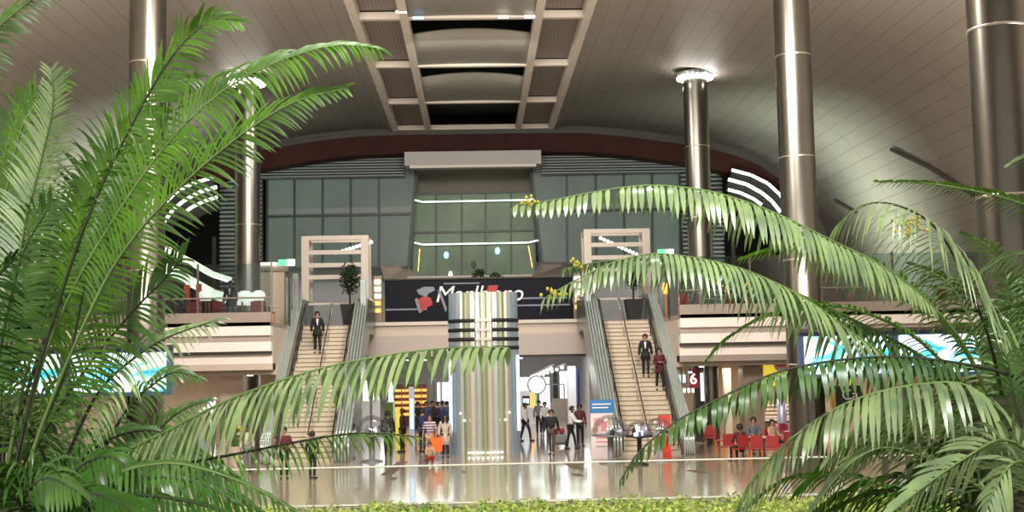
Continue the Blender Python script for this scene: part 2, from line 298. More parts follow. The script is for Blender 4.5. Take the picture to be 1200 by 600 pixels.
# ---- skylight strip
sk = thing('ceiling_skylight', (0, 40, 16.8), 'skylight strip along the crown of the vault with baffles and perforated panels', 'skylight', None, 'structure')
ys = [0, 7, 14.5, 22, 29.5, 37, 44.6, 52.1, 59.7, YF]
m_ = MB()
for sx in (-1, 1):
    for x in (4.4, 2.55):
        m_.box(sx*x-.16, sx*x+.16, -4, YF, 16.62, 17.0)
for y in ys: m_.box(-4.4, 4.4, y-.13, y+.13, 16.68, 16.95)
m_.build('frame', 'frame_cream', sk)
for sx in (-1, 1):
    for a, b_ in zip(ys, ys[1:]):
        MB().box(min(sx*2.7, sx*4.25), max(sx*2.7, sx*4.25), a+.13, b_-.13, 17.0, 17.05).build('perforated_panel', 'perforated_sheet', sk)
for i, (a, b_) in enumerate(zip(ys, ys[1:])):
    last = i == len(ys)-2
    if not last:
        # curved pale baffle: arched in section across the strip
        n = 16; y0 = a+2.9; y1 = b_-.13; vs = []; fs = []
        for j, (yy, lift) in enumerate(((y0, .2), (y0+1.2, .17), (y1, .04))):
            for k in range(n+1):
                x = -2.38+4.76*k/n; zz = 16.75+lift*(1-(2*k/n-1)**2)+(.12 if j == 0 else 0); vs.append((x, yy, zz))
        for j in range(2):
            for k in range(n): fs.append((j*(n+1)+k, j*(n+1)+k+1, (j+1)*(n+1)+k+1, (j+1)*(n+1)+k))
        o = MB().add(vs, fs).build('baffle', 'baffle_grey', sk, True); so = o.modifiers.new('t', 'SOLIDIFY'); so.thickness = .08; so.offset = 1
    lm = MB(); y1 = b_ if last else a+3.2
    lm.box(-2.38, 2.38, a+.13, y1, 17.9, 17.95, 0)
    for k in range(34):
        x = -2.3+4.6*k/33
        for q in range(2): lm.box(x-.03, x+.03, a+.2+q*1.3, a+1.3+q*1.3, 17.3+q*.1, 17.8, 1)
    lm.build('louvre', ['coffer_dark', 'baffle_grey' if not last else 'louvre_dark'], sk)
MB().box(-4.6, 4.6, -4, YF+2, 18.0, 18.2).build('lid', 'coffer_dark', sk)
for sx in (-1, 1): MB().box(sx*4.5-.05, sx*4.5+.05, -4, YF+2, 16.8, 18.1).build('side_panel', 'coffer_dark', sk)
for (x, c, y) in ((-1.9, 'blue_light', 44.3), (-2.5, 'lamp_glow', 43.5), (1.3, 'lamp_glow', 44.3), (2.3, 'lamp_glow', 44.3)):
    MB().box(x-.3, x+.1, y-.12, y-.02, 16.6, 16.68).build('lamp', c, sk)
# ---- arched end beam (ring), in the plane of the far end
def ring(y0, y1, d0, d1, name, m, label, cat):
    pts = [(0, 16.85)]+PROF; full = [(-x, z) for x, z in pts[:0:-1]]+pts
    def off(d):
        out = []
        for i, (x, z) in enumerate(full):
            a = full[max(i-1, 0)]; b_ = full[min(i+1, len(full)-1)]; t = Vector((b_[0]-a[0], b_[1]-a[1])).normalized(); nrm = Vector((t.y, -t.x))
            out.append((x+nrm.x*d, z+nrm.y*d))
        return out
    A, B = off(d0), off(d1); n = len(full); vs = [(x, y, z) for y in (y0, y1) for (x, z) in A]+[(x, y, z) for y in (y0, y1) for (x, z) in B]; fs = []
    for i in range(n-1):
        fs += [(i, i+1, 2*n+i+1, 2*n+i), (n+i, n+i+1, 3*n+i+1, 3*n+i), (2*n+i, 2*n+i+1, 3*n+i+1, 3*n+i), (i, i+1, n+i+1, n+i)]
    return struct(name, MB().add(vs, fs), m, label, cat)
ring(YF+.05, YF+1.2, -.1, .42, 'trim_arch', 'shadow_gap', 'black shadow gap around the end of the vault', 'trim')
ring(YF+.2, YF+1.5, .42, 1.45, 'beam', 'beam_brown', 'arched dark red-brown beam closing the end of the vault', 'beam')
# white lintel below its crown
pl, pr = at(474, 178, YF-.2), at(634, 178, YF-.2)
struct('lintel', MB().box(pl.x, pr.x, YF-.3, YF+1.3, at(554, 194, YF).z, at(554, 178, YF).z), 'beam_white', 'plain white lintel above the central glass bay', 'lintel')
struct('trim_lintel', MB().box(pl.x+.3, pr.x-.3, YF-.36, YF-.3, at(554, 196, YF).z-.06, at(554, 194, YF).z), 'ledge_pale', 'thin pale strip under the white lintel', 'trim')
for s_, lbl in ((-1, 'left'), (1, 'right')):
    m_ = MB(); x0, x1 = (pr.x+.1, 12.4) if s_ > 0 else (-12.4, pl.x-.1)
    m_.box(x0, x1, 68.6, 68.7, 14.3, 16.6, 0)
    for k in range(9): m_.box(x0, x1, 68.3, 68.6, 14.35+.16*k, 14.43+.16*k, 1)
    xa, xb = (12.0, 14.4) if s_ > 0 else (-14.6, -12.2)
    m_.box(xa, xb, 68.8, 68.9, 5.4, 15.2, 0)
    for k in range(38): m_.box(xa, xb, 68.4, 68.8, 5.6+.25*k, 5.72+.25*k, 1)
    struct('louvred_wall', m_, ['louvre_dark', 'spandrel'], 'dark horizontal louvres around the %s glass block' % lbl, 'wall')
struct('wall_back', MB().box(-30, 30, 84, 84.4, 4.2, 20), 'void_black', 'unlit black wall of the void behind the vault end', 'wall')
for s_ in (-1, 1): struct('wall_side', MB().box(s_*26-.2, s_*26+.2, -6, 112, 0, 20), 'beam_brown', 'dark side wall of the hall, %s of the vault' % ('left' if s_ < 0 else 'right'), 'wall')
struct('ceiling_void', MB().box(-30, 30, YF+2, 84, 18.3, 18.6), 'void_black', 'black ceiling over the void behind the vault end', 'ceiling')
# ---- glass blocks of the far facade
YG = 69.0
def quadpane(ps, Y, th=.12):
    return [at(u, v, Y) for u, v in ps], (0, th, 0)
def facade(name, label, us_top, us_bot, vt, vb, vm, Y, gm, thick=.14):
    t = thing(name, at(us_top[len(us_top)//2], vb, Y), label, 'facade', None, 'structure')
    n = len(us_top)
    def vv(u, v): return v-(u-557)*.0192
    for i in range(n-1):
        for (a, b_) in ((0, vm), (vm, 1)):
            def L(k, f): return us_top[k]*(1-f)+us_bot[k]*f
            v0 = vt*(1-a)+vb*a; v1 = vt*(1-b_)+vb*b_
            c = [at(L(i, a), vv(L(i, a), v0), Y), at(L(i+1, a), vv(L(i+1, a), v0), Y), at(L(i+1, b_), vv(L(i+1, b_), v1), Y), at(L(i, b_), vv(L(i, b_), v1), Y)]
            MB().prism(c, (0, .1, 0)).build('pane', gm, t)
    m_ = MB()
    for i in range(n): m_.bar(at(us_top[i], vv(us_top[i], vt), Y-.05), at(us_bot[i], vv(us_bot[i], vb), Y-.05), .11, .11)
    for f in (0, vm, 1):
        v = vt*(1-f)+vb*f; u0 = us_top[0]*(1-f)+us_bot[0]*f; u1 = us_top[-1]*(1-f)+us_bot[-1]*f
        m_.bar(at(u0, vv(u0, v), Y-.06), at(u1, vv(u1, v), Y-.06), .12, .13)
    m_.build('mullions', 'mullion', t)
    # pale blind band seen behind the glass
    f0, f1 = vm-.09, vm-.02
    return t
facade('glass_block', 'dark glazed block left of the central bay, in five bays of tall panes', [313, 345, 378, 411, 444, 487], [313, 345, 378, 411, 444, 478], 197, 311, .46, YG, 'facade_glass')
facade('glass_block', 'dark glazed block right of the central bay, in five bays of tall panes', [623, 664, 698, 731, 764, 797], [636, 665, 699, 732, 765, 797], 197, 311, .46, YG, 'facade_glass')
for (u0, u1) in ((313, 480), (634, 797)):
    a, b_ = at(u0, 0, YG), at(u1, 0, YG); z0, z1 = at(557, 247, YG).z, at(557, 241, YG).z
    struct('trim_blind', MB().box(a.x, b_.x, YG-.03, YG-.005, z0, z1), 'spandrel', 'grey blind band across the glass block %s' % ('left of the bay' if u0 < 500 else 'right of the bay'), 'trim')
bay = facade('glass_bay', 'recessed green glazed bay in the middle of the far facade', [484, 511, 541, 569, 599, 625], [483, 511, 541, 569, 599, 628], 226, 327, .45, 71.0, 'bay_glass')
def vr_(u, v): return v-(u-557)*.0192
for v in (235.5, 285.5):
    MB().tube([at(486, vr_(486, v-2.5), 70.3), at(495, vr_(495, v), 70.6), at(619, vr_(619, v), 70.6), at(633, vr_(633, v-3), 70.3)], .05, 6).build('led_line', 'led_white', bay)
for (u, v, u2, v2) in ((490, 318, 492, 292), (624, 314, 619, 288)):
    MB().tube([at(u, v, 70.8), at(u2, v2, 70.8)], .05, 6).build('stay', 'gold', bay)
for (u, v, m) in ((523, 299, 'blue_light'), (583, 294, 'blue_light'), (555, 310, 'spandrel')):  # small balls draw lamp reflections on the bay glass
    p = at(u, v, 70.85); MB().ball((p.x, p.y, p.z), .16, 8, sz=1.4).build('reflected_lamp' if 0 else 'lamp', m, bay)
p = at(528, 322, 70.5); MB().ball(p, .12, 8, sz=1.8).build('lamp', 'lamp_glow', bay)
# soffit over the bay
z1 = at(557, 197, YF+1).z
a, b_, c, d = at(487, 197, YG), at(623, 194, YG), at(612, 226, 71.0), at(497, 226, 71.0)
m_ = MB(); m_.prism([(a.x, YG-.1, z1+.1), (b_.x, YG-.1, z1+.1), (b_.x, 72, z1+.1), (a.x, 72, z1+.1)], (0, 0, .2))
m_.box(a.x, b_.x, 70.9, 71.3, at(557, 227, 71).z, z1+.1)
struct('soffit', m_, 'soffit_olive', 'dark olive soffit and header over the recessed glass bay', 'ceiling')
# returns at both sides of the bay
for s_, ut, ub in ((-1, 487, 478), (1, 623, 636)):
    q = [at(ut, 195, YG), at(ub, 312, YG)]
    struct('wall_bay', MB().add([(q[0].x, YG, q[0].z), (q[1].x, YG, q[1].z), (q[1].x-s_*0.1, 71.3, q[1].z), (q[0].x-s_*.1, 71.3, q[0].z)], [(0, 1, 2, 3)]), 'facade_glass', 'glazed return at the %s side of the recessed bay' % ('left' if s_ < 0 else 'right'), 'wall')
# pinkish chamfer soffits and the white sill
for (ps, w_) in ((((446, 311), (478, 311), (490, 328), (450, 328)), 'left'), (((634, 307), (668, 307), (664, 325), (622, 325)), 'right')):
    c = [at(ps[0][0], ps[0][1], 67.5), at(ps[1][0], ps[1][1], 69.2), at(ps[2][0], ps[2][1], 70.6), at(ps[3][0], ps[3][1], 67.5)]
    struct('soffit_panel', MB().prism(c, (0, .15, 0)), 'ledge_pinkish', 'pinkish sloping panel below the %s corner of the glass bay' % w_, 'panel')
a, b_ = at(478, 329, 69.9), at(634, 325, 69.9)
struct('sill', MB().box(a.x, b_.x, 69.4, 71.2, a.z-.02, a.z+.22), 'ledge_pale', 'thin white sill under the recessed glass bay', 'sill')
# upper floor slab and its back wall
struct('floor_gallery', MB().box(-26, 26, 60, 84, 5.0, 5.4), 'fascia_taupe', 'upper floor of the gallery behind the stairs', 'floor')
struct('wall_gallery', MB().box(-15, 15, 72.5, 72.8, 5.4, 9.6), 'hall_grey', 'grey back wall of the upper gallery', 'wall')
# ---- steel columns
RC = .55
def column(x, y, label, ztop, ring=True):
    t = thing('column', (x, y, 0), label, 'column', 'mirror-polished columns', 'structure')
    MB().lathe((x, y, 0), [(RC, 0), (RC, ztop)], 40).build('shaft', 'steel', t, True)
    m_ = MB()
    zs = [3.4, 6.6, 9.8, 13.0]
    for z in zs:
        if z < ztop-.6: m_.lathe((x, y, 0), [(RC, z), (RC+.012, z), (RC+.012, z+.05), (RC, z+.05)], 40)
    m_.build('joint_rings', 'steel_joint', t, True)
    MB().lathe((x, y, 0), [(0.01, ztop-.16), (RC+.22, ztop-.16), (RC+.34, ztop-.02), (.01, ztop-.02)], 32).build('light_collar', 'chrome', t)
    for k in range(20):
        a = 2*math.pi*k/20; MB().ball((x+(RC+.2)*math.cos(a), y+(RC+.2)*math.sin(a), ztop-.22), .075, 8).build('lamp', 'lamp_white', t)
    # row of tiny marker lights down the shaft
    for s_ in range(26):
        pass
    return t
for (x, y, l) in ((-10, 36.5, 'near polished steel column in front of the left gallery edge'), (10.05, 36.5, 'near polished steel column in front of the right video wall'),
                  (-10, 52.6, 'farther steel column with a bright light collar, behind the left gallery'), (10, 52.6, 'farther steel column with a bright light collar, right of the glass block'),
                  (10, 22.0, 'steel column at the extreme right edge of the view')):
    zt = 16.38
    column(x, y, l, zt)
    for k in range(4):
        a = 2*math.pi*(k+.5)/4; point('column_ring_lamp', (x+.95*math.cos(a), y+.95*math.sin(a), zt-.55), 5, (1, .93, .85), .1)
# ---- gallery slabs left and right (front edge at Y=48)
YS = 48.0
for s_, l in ((-1, 'left'), (1, 'right')):
    x0, x1 = 8.2*s_, 25.8*s_; xa, xb = min(x0, x1), max(x0, x1)
    t = thing('slab', (x0, YS, 5.0), 'layered cream and taupe edge of the %s gallery floor' % l, 'slab', None, 'structure')
    MB().box(xa, xb, YS, 60, 5.22, 5.4).build('deck', 'fascia_taupe', t)
    MB().box(xa, xb, YS, YS+.25, 5.24, 5.8).build('upstand', 'fascia_taupe', t, bevel=.02)
    MB().box(xa, xb, YS-.05, YS+.3, 4.87, 5.24).build('fascia', 'fascia_white', t, bevel=.02)
    MB().box(xa, xb, YS+.12, YS+.4, 4.62, 4.87).build('groove', 'fascia_groove', t)
    MB().box(xa, xb, YS-.05, YS+.3, 4.24, 4.62).build('fascia', 'fascia_white', t, bevel=.02)
    MB().box(xa, xb, YS+.05, YS+.3, 4.12, 4.24).build('shadow_line', 'shadow_gap', t)
    MB().box(xa, xb, YS+.25, YS+.5, 3.75, 4.12).build('lower_fascia', 'fascia_white', t)
    MB().box(xa, xb, YS+.25, YS+1.0, 3.5, 3.75).build('lower_band', 'fascia_taupe' if s_ > 0 else 'fascia_beige', t)
    MB().box(xa, xb, YS+1.0, 60, 3.3, 3.5).build('soffit', 'fascia_beige', t)
    MB().box(xa, xb, YS+.5, 60, 3.5, 5.22).build('core', 'fascia_beige', t)
    # glass balustrade
    g = thing('glass_balustrade', (x0, YS+.12, 5.8), 'tall frameless glass screen with steel handrail on the %s gallery edge' % l, 'balustrade')
    n = 6
    for k in range(n):
        a = xa+(xb-xa)*k/n+.03; b_ = xa+(xb-xa)*(k+1)/n-.03
        MB().box(a, b_, YS+.11, YS+.13, 5.8, 7.75).build('glass_panel', 'balustrade_glass', g)
    m_ = MB()
    for k in range(n+1):
        x = xa+(xb-xa)*k/n; m_.box(x-.03, x+.03, YS+.08, YS+.2, 5.8, 7.8)
    m_.build('posts', 'steel', g)
    MB().tube([(xa, YS, 6.38), (xb, YS, 6.38)], .035, 8).build('handrail', 'steel_joint', g)
    # downlights in the soffit
    for k in range(7):
        x = s_*(9.5+k*2.2); MB().lathe((x, 50.5, 3.24), [(.01, .02), (.12, 0), (.14, .06)], 12).build('soffit_downlight', 'lamp_glow', t)
# ---- middle bridge
YB = 58.0
bx0, bx1 = at(432, 400, YB).x, at(686, 400, YB).x
def zc(v, Y): return at(557, v, Y).z
br_ = thing('bridge', ((bx0+bx1)/2, YB, 5), 'beige bridge deck between the two stairs with a pale ledge', 'bridge', None, 'structure')
MB().box(bx0, bx1, YB-.3, YB+.3, zc(380, YB), zc(376, YB)).build('ledge', 'ledge_pale', br_)
MB().box(bx0, bx1, YB-.1, YB+.3, zc(392, YB), zc(380, YB)).build('upper_band', 'fascia_beige', br_)
MB().box(bx0, bx1, YB-.25, YB+.3, zc(417, YB), zc(392, YB)).build('lower_band', 'ledge_pinkish', br_)
MB().box(bx0, bx1, YB-.2, YB+.3, zc(420, YB), zc(417, YB)).build('shadow_line', 'shadow_gap', br_)
MB().box(bx0, bx1, YB+.3, 72, zc(420, YB), zc(419, YB)+.25).build('soffit', 'hall_white', br_)
# banner wall
bn = thing('advertising_banner', at(557, 376, 60), 'long near-black advertising banner with white lettering and a red vehicle picture', 'banner')
ba, bb = at(451, 350, 59.6).x, at(672, 350, 59.6).x
bz0, bz1 = zc(377, 59.6), zc(327, 59.6)
MB().box(ba, bb, 59.6, 59.8, bz0, bz1).build('board', 'banner_navy', bn)
MB().box(ba-.1, bb+.1, 59.5, 59.85, bz1, bz1+.08).build('top_trim', 'shadow_gap', bn)
p = at(561, 345, 59.55); tx = text('lettering', 'Marlboro', p, 1.15, 'print_white', bn, .01, shear=.25)
p = at(541, 337, 59.55); MB().box(p.x-.9, p.x+.9, 59.55, 59.58, p.z+.18, p.z+.24).build('small_lettering', 'print_grey', bn)
p = at(577, 339, 59.5)
MB().prism([(p.x-.3, 59.52, p.z-.15), (p.x+.2, 59.52, p.z-.15), (p.x+.3, 59.52, p.z+.2), (p.x-.2, 59.52, p.z+.2)], (0, .06, 0)).build('red_emblem', 'print_red', bn)
p = at(634, 349, 59.55); MB().box(p.x-1.3, p.x+1.3, 59.55, 59.58, p.z-.05, p.z+.03).build('small_lettering', 'print_grey', bn)
for (u0, u1, v) in ((452, 500, 363), (606, 668, 358)):
    a, b_ = at(u0, v, 59.55), at(u1, v, 59.55); MB().box(a.x, b_.x, 59.55, 59.58, a.z-.04, a.z+.04).build('grey_streak', 'print_grey', bn)
def blob(px, m, name, parent, Y=59.54, th=.04):
    MB().prism([at(u, v, Y) for u, v in px], (0, th, 0)).build(name, m, parent)
blob([(489, 352), (497, 346), (505, 349), (507, 357), (499, 361), (494, 366), (490, 362)], 'print_red', 'vehicle_picture', bn, 59.53)
blob([(488, 340), (497, 336), (508, 336), (510, 340), (502, 344), (500, 348), (491, 345)], 'print_grey', 'rider_picture', bn, 59.5)
blob([(513, 340), (516, 340), (524, 362), (522, 366)], 'print_grey', 'wheel_streak', bn, 59.5)
blob([(486, 351), (489, 349), (494, 366), (491, 367)], 'print_grey', 'wheel_streak', bn, 59.5)
# shrubs seen over the banner top
def shrub(name, c, r, h, label, n=260, m='leaf_dark', cat='plant', pot=None, group=None):
    t = thing(name, (c[0], c[1], c[2]), label, cat, group)
    rnd = random.Random(int(c[0]*100)+int(c[2]*10)); mb = MB()
    for k in range(n):
        th = rnd.uniform(0, 6.283); ph = math.acos(rnd.uniform(-1, 1)); q = rnd.uniform(.45, 1)
        p = Vector((c[0]+r*q*math.sin(ph)*math.cos(th), c[1]+r*q*math.sin(ph)*math.sin(th), c[2]+h*.5+(h*.5)*q*math.cos(ph)))
        d = Vector((rnd.uniform(-1, 1), rnd.uniform(-1, 1), rnd.uniform(-.4, 1))).normalized()*rnd.uniform(.1, .2); s = d.cross(Vector((rnd.uniform(-1, 1), 1, rnd.uniform(-1, 1)))).normalized()*.035
        mb.add([p, p+d*.5+s, p+d, p+d*.5-s], [(0, 1, 2, 3)])
    mb.build('foliage', m, t)
    return t
p = at(561, 327, 60.6); shrub('potted_shrub', (p.x, p.y, p.z-.35), .4, .9, 'dark bushy plant above the middle of the banner, left one of two')
p = at(581, 328, 60.6); shrub('potted_shrub', (p.x, p.y, p.z-.35), .38, .75, 'dark bushy plant above the middle of the banner, right one of two')
struct('floor_planter_ledge', MB().box(ba, bb, 59.9, 61.3, 5.4, bz1-.1), 'shadow_gap', 'dark ledge behind the banner carrying two bushy plants', 'ledge')
# ---- stairs
def stair(s_, l):
    t = thing('staircase', (s_*6.6, 46, 0), 'wide pale stone staircase up to the gallery, %s of the mirrored tower' % l, 'stairs', None, 'structure')
    n = 30; rise = 5.4/n; run = 8.0/n; xa, xb = sorted((s_*5.5, s_*7.75)); m_ = MB()
    prof = []
    for k in range(n): prof += [(46+k*run, k*rise), (46+k*run, (k+1)*rise)]
    prof += [(60, 5.4), (60, 5.1), (54.6, 5.1), (46.6, 0)]
    m_.prism([(xa, y, z) for y, z in prof], (xb-xa, 0, 0)); m_.build('steps', 'stone_step', t)
    m2 = MB()
    for k in range(n): m2.box(xa+.01, xb-.01, 46+k*run-.012, 46+k*run+.02, (k+1)*rise-.045, (k+1)*rise-.003)
    m2.build('nosings', 'step_nosing', t)
    sl = 5.4/8
    for (x, w_, nm) in ((s_*5.15, .62, 'inner'), (s_*8.0, .42, 'outer')):
        q = [(45.6, 0), (45.6, .9), (46.2, 1.15), (54.0, 1.15+5.4), (57.5, 6.55), (57.5, 5.0), (54.4, 5.0), (47.2, 0)]
        m3 = MB(); m3.prism([(x-w_/2, y, z) for y, z in q], (w_, 0, 0)); m3.build('parapet', 'ribbed_steel', t)
        m4 = MB()
        for k in range(22):      # vertical ribs on the front-facing slope
            pass
        for k in range(5):
            xx = x-w_/2+w_*(k+.5)/5; m4.tube([(xx, 45.6, .92), (xx, 46.2, 1.18), (xx, 54.0, 1.18+5.4), (xx, 57.4, 6.58)], .045, 6)
            m4.tube([(xx, 45.56, .02), (xx, 45.56, .9)], .045, 6)
        m4.build('ribs', 'mirror_steel', t, True)
    for x, mm in ((s_*6.5, 'steel_joint'), (s_*7.68, 'shadow_gap'), (s_*5.56, 'steel')):
        m5 = MB(); m5.tube([(x, 45.8, .95), (x, 46.1, 1.0), (x, 54.0, 6.35), (x, 54.6, 6.4)], .035, 8)
        for k in range(7): y = 46.2+k*1.3; m5.tube([(x, y, (y-46)*sl+.05), (x, y, (y-46)*sl+.95)], .02, 6)
        m5.build('handrail', mm, t, True)
    # tall glazed pylons at the stair head
    for k, x in enumerate((s_*8.0, s_*8.35, s_*5.05)):
        MB().box(x-.12, x+.12, 53.2+k*.2, 53.35+k*.2, 5.5 if k < 2 else 5.6, 7.7-k*.15).build('glass_fin', 'ribbed_steel', t)
    return t
stair(-1, 'left'); stair(1, 'right')
# ---- white portal frames at the stair heads
def portal(s_, l):
    Y = 56.0
    if s_ < 0: xa, xb = at(353, 320, Y).x, at(432, 320, Y).x; zt = at(392, 276, Y).z; zz = [at(392, v, Y).z for v in (276, 293, 308, 322)]
    else: xa, xb = at(685, 320, Y).x, at(763, 320, Y).x; zt = at(724, 268, Y).z; zz = [at(724, v, Y).z for v in (268, 284, 299, 313)]
    t = thing('portal_frame', ((xa+xb)/2, Y, 5.4), 'white open portal frame with four crossbars at the head of the %s stairs' % l, 'frame')
    for yy in (Y, Y+1.3):
        MB().box(xa, xa+.36, yy, yy+.25, 5.4, zt).build('post', 'frame_cream', t, bevel=.02); MB().box(xb-.36, xb, yy, yy+.25, 5.4, zt).build('post', 'frame_cream', t, bevel=.02)
    for k, z in enumerate(zz):
        MB().box(xa+.36, xb-.36, Y+.02, Y+.22, z-.2, z).build('crossbar', 'frame_cream', t)
        if k == 0: MB().box(xa+.36, xb-.36, Y+1.32, Y+1.52, z-.2, z).build('crossbar', 'frame_cream', t)
    for x in (xa+.18, xb-.18): MB().box(x-.15, x+.15, Y+.25, Y+1.3, zt-.25, zt-.02).build('side_beam', 'frame_cream', t)
    rnd = random.Random(3+s_); m_ = MB()  # glowing dots put in for the highlight sparkle inside the frame
    for k in range(11):
        x = xa+.9+k*.17+(.6 if s_ < 0 else 0); m_.ball((x, Y+.9, (zz[0]-.75+.05*k) if s_ < 0 else (zz[0]-.35-.08*k)), .09, 6)
    m_.build('sparkle_dots', 'lamp_glow', t)
    z = at(392, 356, Y).z
    MB().box(xa-.5, xb, Y-.1, Y, z-.05, z+.05).build('lower_rail', 'frame_cream', t)
portal(-1, 'left'); portal(1, 'right')
# potted tree left
def potted_tree(u, v, Y, label):
    _r = .46
    p = at(u, v, Y); t = thing('potted_tree', (p.x, p.y, 5.4), label, 'potted plant')
    MB().prism([(p.x-.42, p.y-.42, 6.35), (p.x+.42, p.y-.42, 6.35), (p.x+.42, p.y+.42, 6.35), (p.x-.42, p.y+.42, 6.35)], (0, 0, .02)).build('soil', 'soil', t)
    MB().lathe((p.x, p.y, 5.4), [(.01, 0), (.4, 0), (.58, .95), (.5, .95), (.5, .9), (.01, .9)], 4, a0=R(45), a1=R(405)).build('pot', 'black_matt', t)
    MB().tube([(p.x, p.y, 6.3), (p.x, p.y, 7.3)], .05, 6).build('stem', 'trunk_brown', t)
    rnd = random.Random(5); mb = MB()
    for k in range(700):
        th = rnd.uniform(0, 6.283); ph = math.acos(rnd.uniform(-1, 1)); q = rnd.uniform(.3, 1)
        c = Vector((p.x+_r*q*math.sin(ph)*math.cos(th), p.y+_r*q*math.sin(ph)*math.sin(th), 7.55+.8*q*math.cos(ph)))
        d = Vector((rnd.uniform(-1, 1), rnd.uniform(-1, 1), rnd.uniform(-.6, 1))).normalized()*.16; s = d.cross(Vector((rnd.uniform(-1, 1), 1, rnd.uniform(-1, 1)))).normalized()*.04
        mb.add([c, c+d*.5+s, c+d, c+d*.5-s], [(0, 1, 2, 3)])
    mb.build('foliage', 'leaf_dark', t)
potted_tree(410, 340, 54.9, 'round dark tree in a black square pot at the head of the left stairs')
potted_tree(742, 335, 54.9, 'round dark tree in a black square pot at the head of the right stairs')
for (u, v, l) in ((443, 357, 'left'), (677, 368, 'right')):   # lit bottles / lantern display beside the banner
    p = at(u, v, 58.5); t = thing('lit_display', (p.x, p.y, 5.4), 'narrow lit display column beside the %s end of the banner' % l, 'display')
    MB().box(p.x-.2, p.x+.2, 58.4, 58.7, 5.4, 7.9).build('case', 'pillar_taupe', t)
    for k in range(5): MB().box(p.x-.14, p.x+.14, 58.3, 58.4, 6.1+k*.35, 6.3+k*.35).build('lit_shelf', 'lamp_glow' if k > 1 else 'shop_amber', t)
# ---- exit signs
def exit_sign(u, v, Y, label, post):
    p = at(u, v, Y); t = thing('exit_sign', (p.x, p.y, p.z), label, 'sign')
    MB().box(p.x-.36, p.x+.36, p.y, p.y+.08, p.z-.14, p.z+.16).build('housing', 'steel', t)
    MB().box(p.x-.34, p.x, p.y-.015, p.y, p.z-.12, p.z+.14).build('lit_panel', 'sign_green', t)
    MB().box(p.x, p.x+.34, p.y-.015, p.y, p.z-.12, p.z+.14).build('lit_panel', 'sign_white', t)
    MB().box(p.x+.05, p.x+.13, p.y+.02, p.y+.1, 5.3, p.z).build('post', 'mullion', t)
exit_sign(336, 308, 50.5, 'lit green and white exit sign on a post left of the left stairs', True)
exit_sign(780, 296, 50.5, 'lit green and white exit sign on a post right of the right portal frame', True)
# ---- cafe on the left and right galleries
def chair_proto():
    t = thing('cafe_chair', (0, 0, 0), 'x', 'chair')
    MB().box(-.22, .22, -.22, .22, .43, .48).build('seat', 'red_seat', t, bevel=.015)
    MB().box(-.22, .22, .19, .23, .5, .92).build('backrest', 'red_seat', t, bevel=.015)
    for x in (-.19, .19):
        for y in (-.19, .19): MB().tube([(x, y, 0), (x*.95, y*.95, .44)], .018, 6).build('leg', 'orange_wood', t)
    return t
def table_proto():
    t = thing('cafe_table', (0, 0, 0), 'x', 'table')
    MB().lathe((0, 0, 0), [(.01, .72), (.4, .72), (.4, .75), (.01, .75)], 20).build('tabletop', 'table_pale', t)
    MB().tube([(0, 0, .03), (0, 0, .72)], .035, 8).build('stem', 'steel', t); MB().lathe((0, 0, 0), [(.01, .03), (.24, .02), (.24, 0), (.01, 0)], 16).build('base', 'steel', t)
    return t
CH, TB = chair_proto(), table_proto(); used = [False, False]
def place(i, x, y, z, rz, label, group):
    src = (CH, TB)[i]; o = copy_tree(src) if used[i] else src; used[i] = True
    o.location = (x, y, z); o.rotation_euler = (0, 0, rz); o['label'] = label; o['group'] = group
    return o
def shade_lamp(u, v, Y, r, label):
    p = at(u, v, Y); t = thing('shade_lamp', (p.x, p.y, 5.4), label, 'lamp')
    MB().lathe((p.x, p.y, p.z), [(r*.35, r*.7), (r*.8, r*.45), (r, 0), (r*.75, -r*.75), (r*.7, -r*.75), (r*.9, 0), (r*.3, r*.6)], 18).build('lamp_shade', 'shade_white', t, True)
    MB().tube([(p.x, p.y, 5.43), (p.x, p.y, p.z+.1)], .03, 8).build('pole', 'steel', t); MB().lathe((p.x, p.y, 5.4), [(.01, .04), (.2, .03), (.2, 0), (.01, 0)], 14).build('base', 'steel', t)
gL, gR = 'red chairs on the left gallery', 'red chairs on the right gallery'
lc = ['front row, by the %s' % s for s in ('potted palms', 'near steel column')]
us = (25, 48, 78, 98, 136, 150, 180, 203, 234, 249, 262, 284, 300, 318)
words = ('first', 'second', 'third', 'fourth', 'fifth', 'sixth', 'seventh', 'eighth', 'ninth', 'tenth', 'eleventh', 'twelfth', 'thirteenth', 'last')
for k, u in enumerate(us):
    p = at(u, 370, 49.6+(k % 3)*.7); place(0, p.x, 49.35+(k % 2)*.55, 5.4, (0, 1.6, 3.1, -1.5)[k % 4], 'red chair with orange wood legs on the left gallery, %s from the left' % words[k], gL)
for k, u in enumerate((60, 118, 225, 266, 316)):
    p = at(u, 368, 50.9); place(1, p.x, p.y, 5.4, 0, 'small round pale table on the left gallery, %s from the left' % words[k], 'round cafe tables on the left gallery')
for k, u in enumerate((800, 822, 846, 868, 890, 995, 1020, 1065, 1090, 1130)):
    p = at(u, 362, 49.6+(k % 3)*.7); place(0, p.x, 49.35+(k % 2)*.55, 5.4, (0, 1.6, 3.1, -1.5)[k % 4], 'red chair with orange wood legs on the right gallery, %s from the left' % words[k], gR)
for k, u in enumerate((834, 880, 1042, 1110)):
    p = at(u, 360, 50.9); place(1, p.x, p.y, 5.4, 0, 'small round pale table on the right gallery, %s from the left' % words[k], 'round cafe tables on the right gallery')
shade_lamp(66, 347, 52.4, .42, 'white lamp shade over the left gallery, beside the palms')
shade_lamp(287, 349, 51.2, .42, 'larger white lamp shade on the left gallery under the far column')
shade_lamp(303, 346, 51.9, .3, 'bright white lamp shade just right of the larger one on the left gallery')
shade_lamp(241, 346, 52.6, .32, 'small white lamp shade on the left gallery next to the near column')
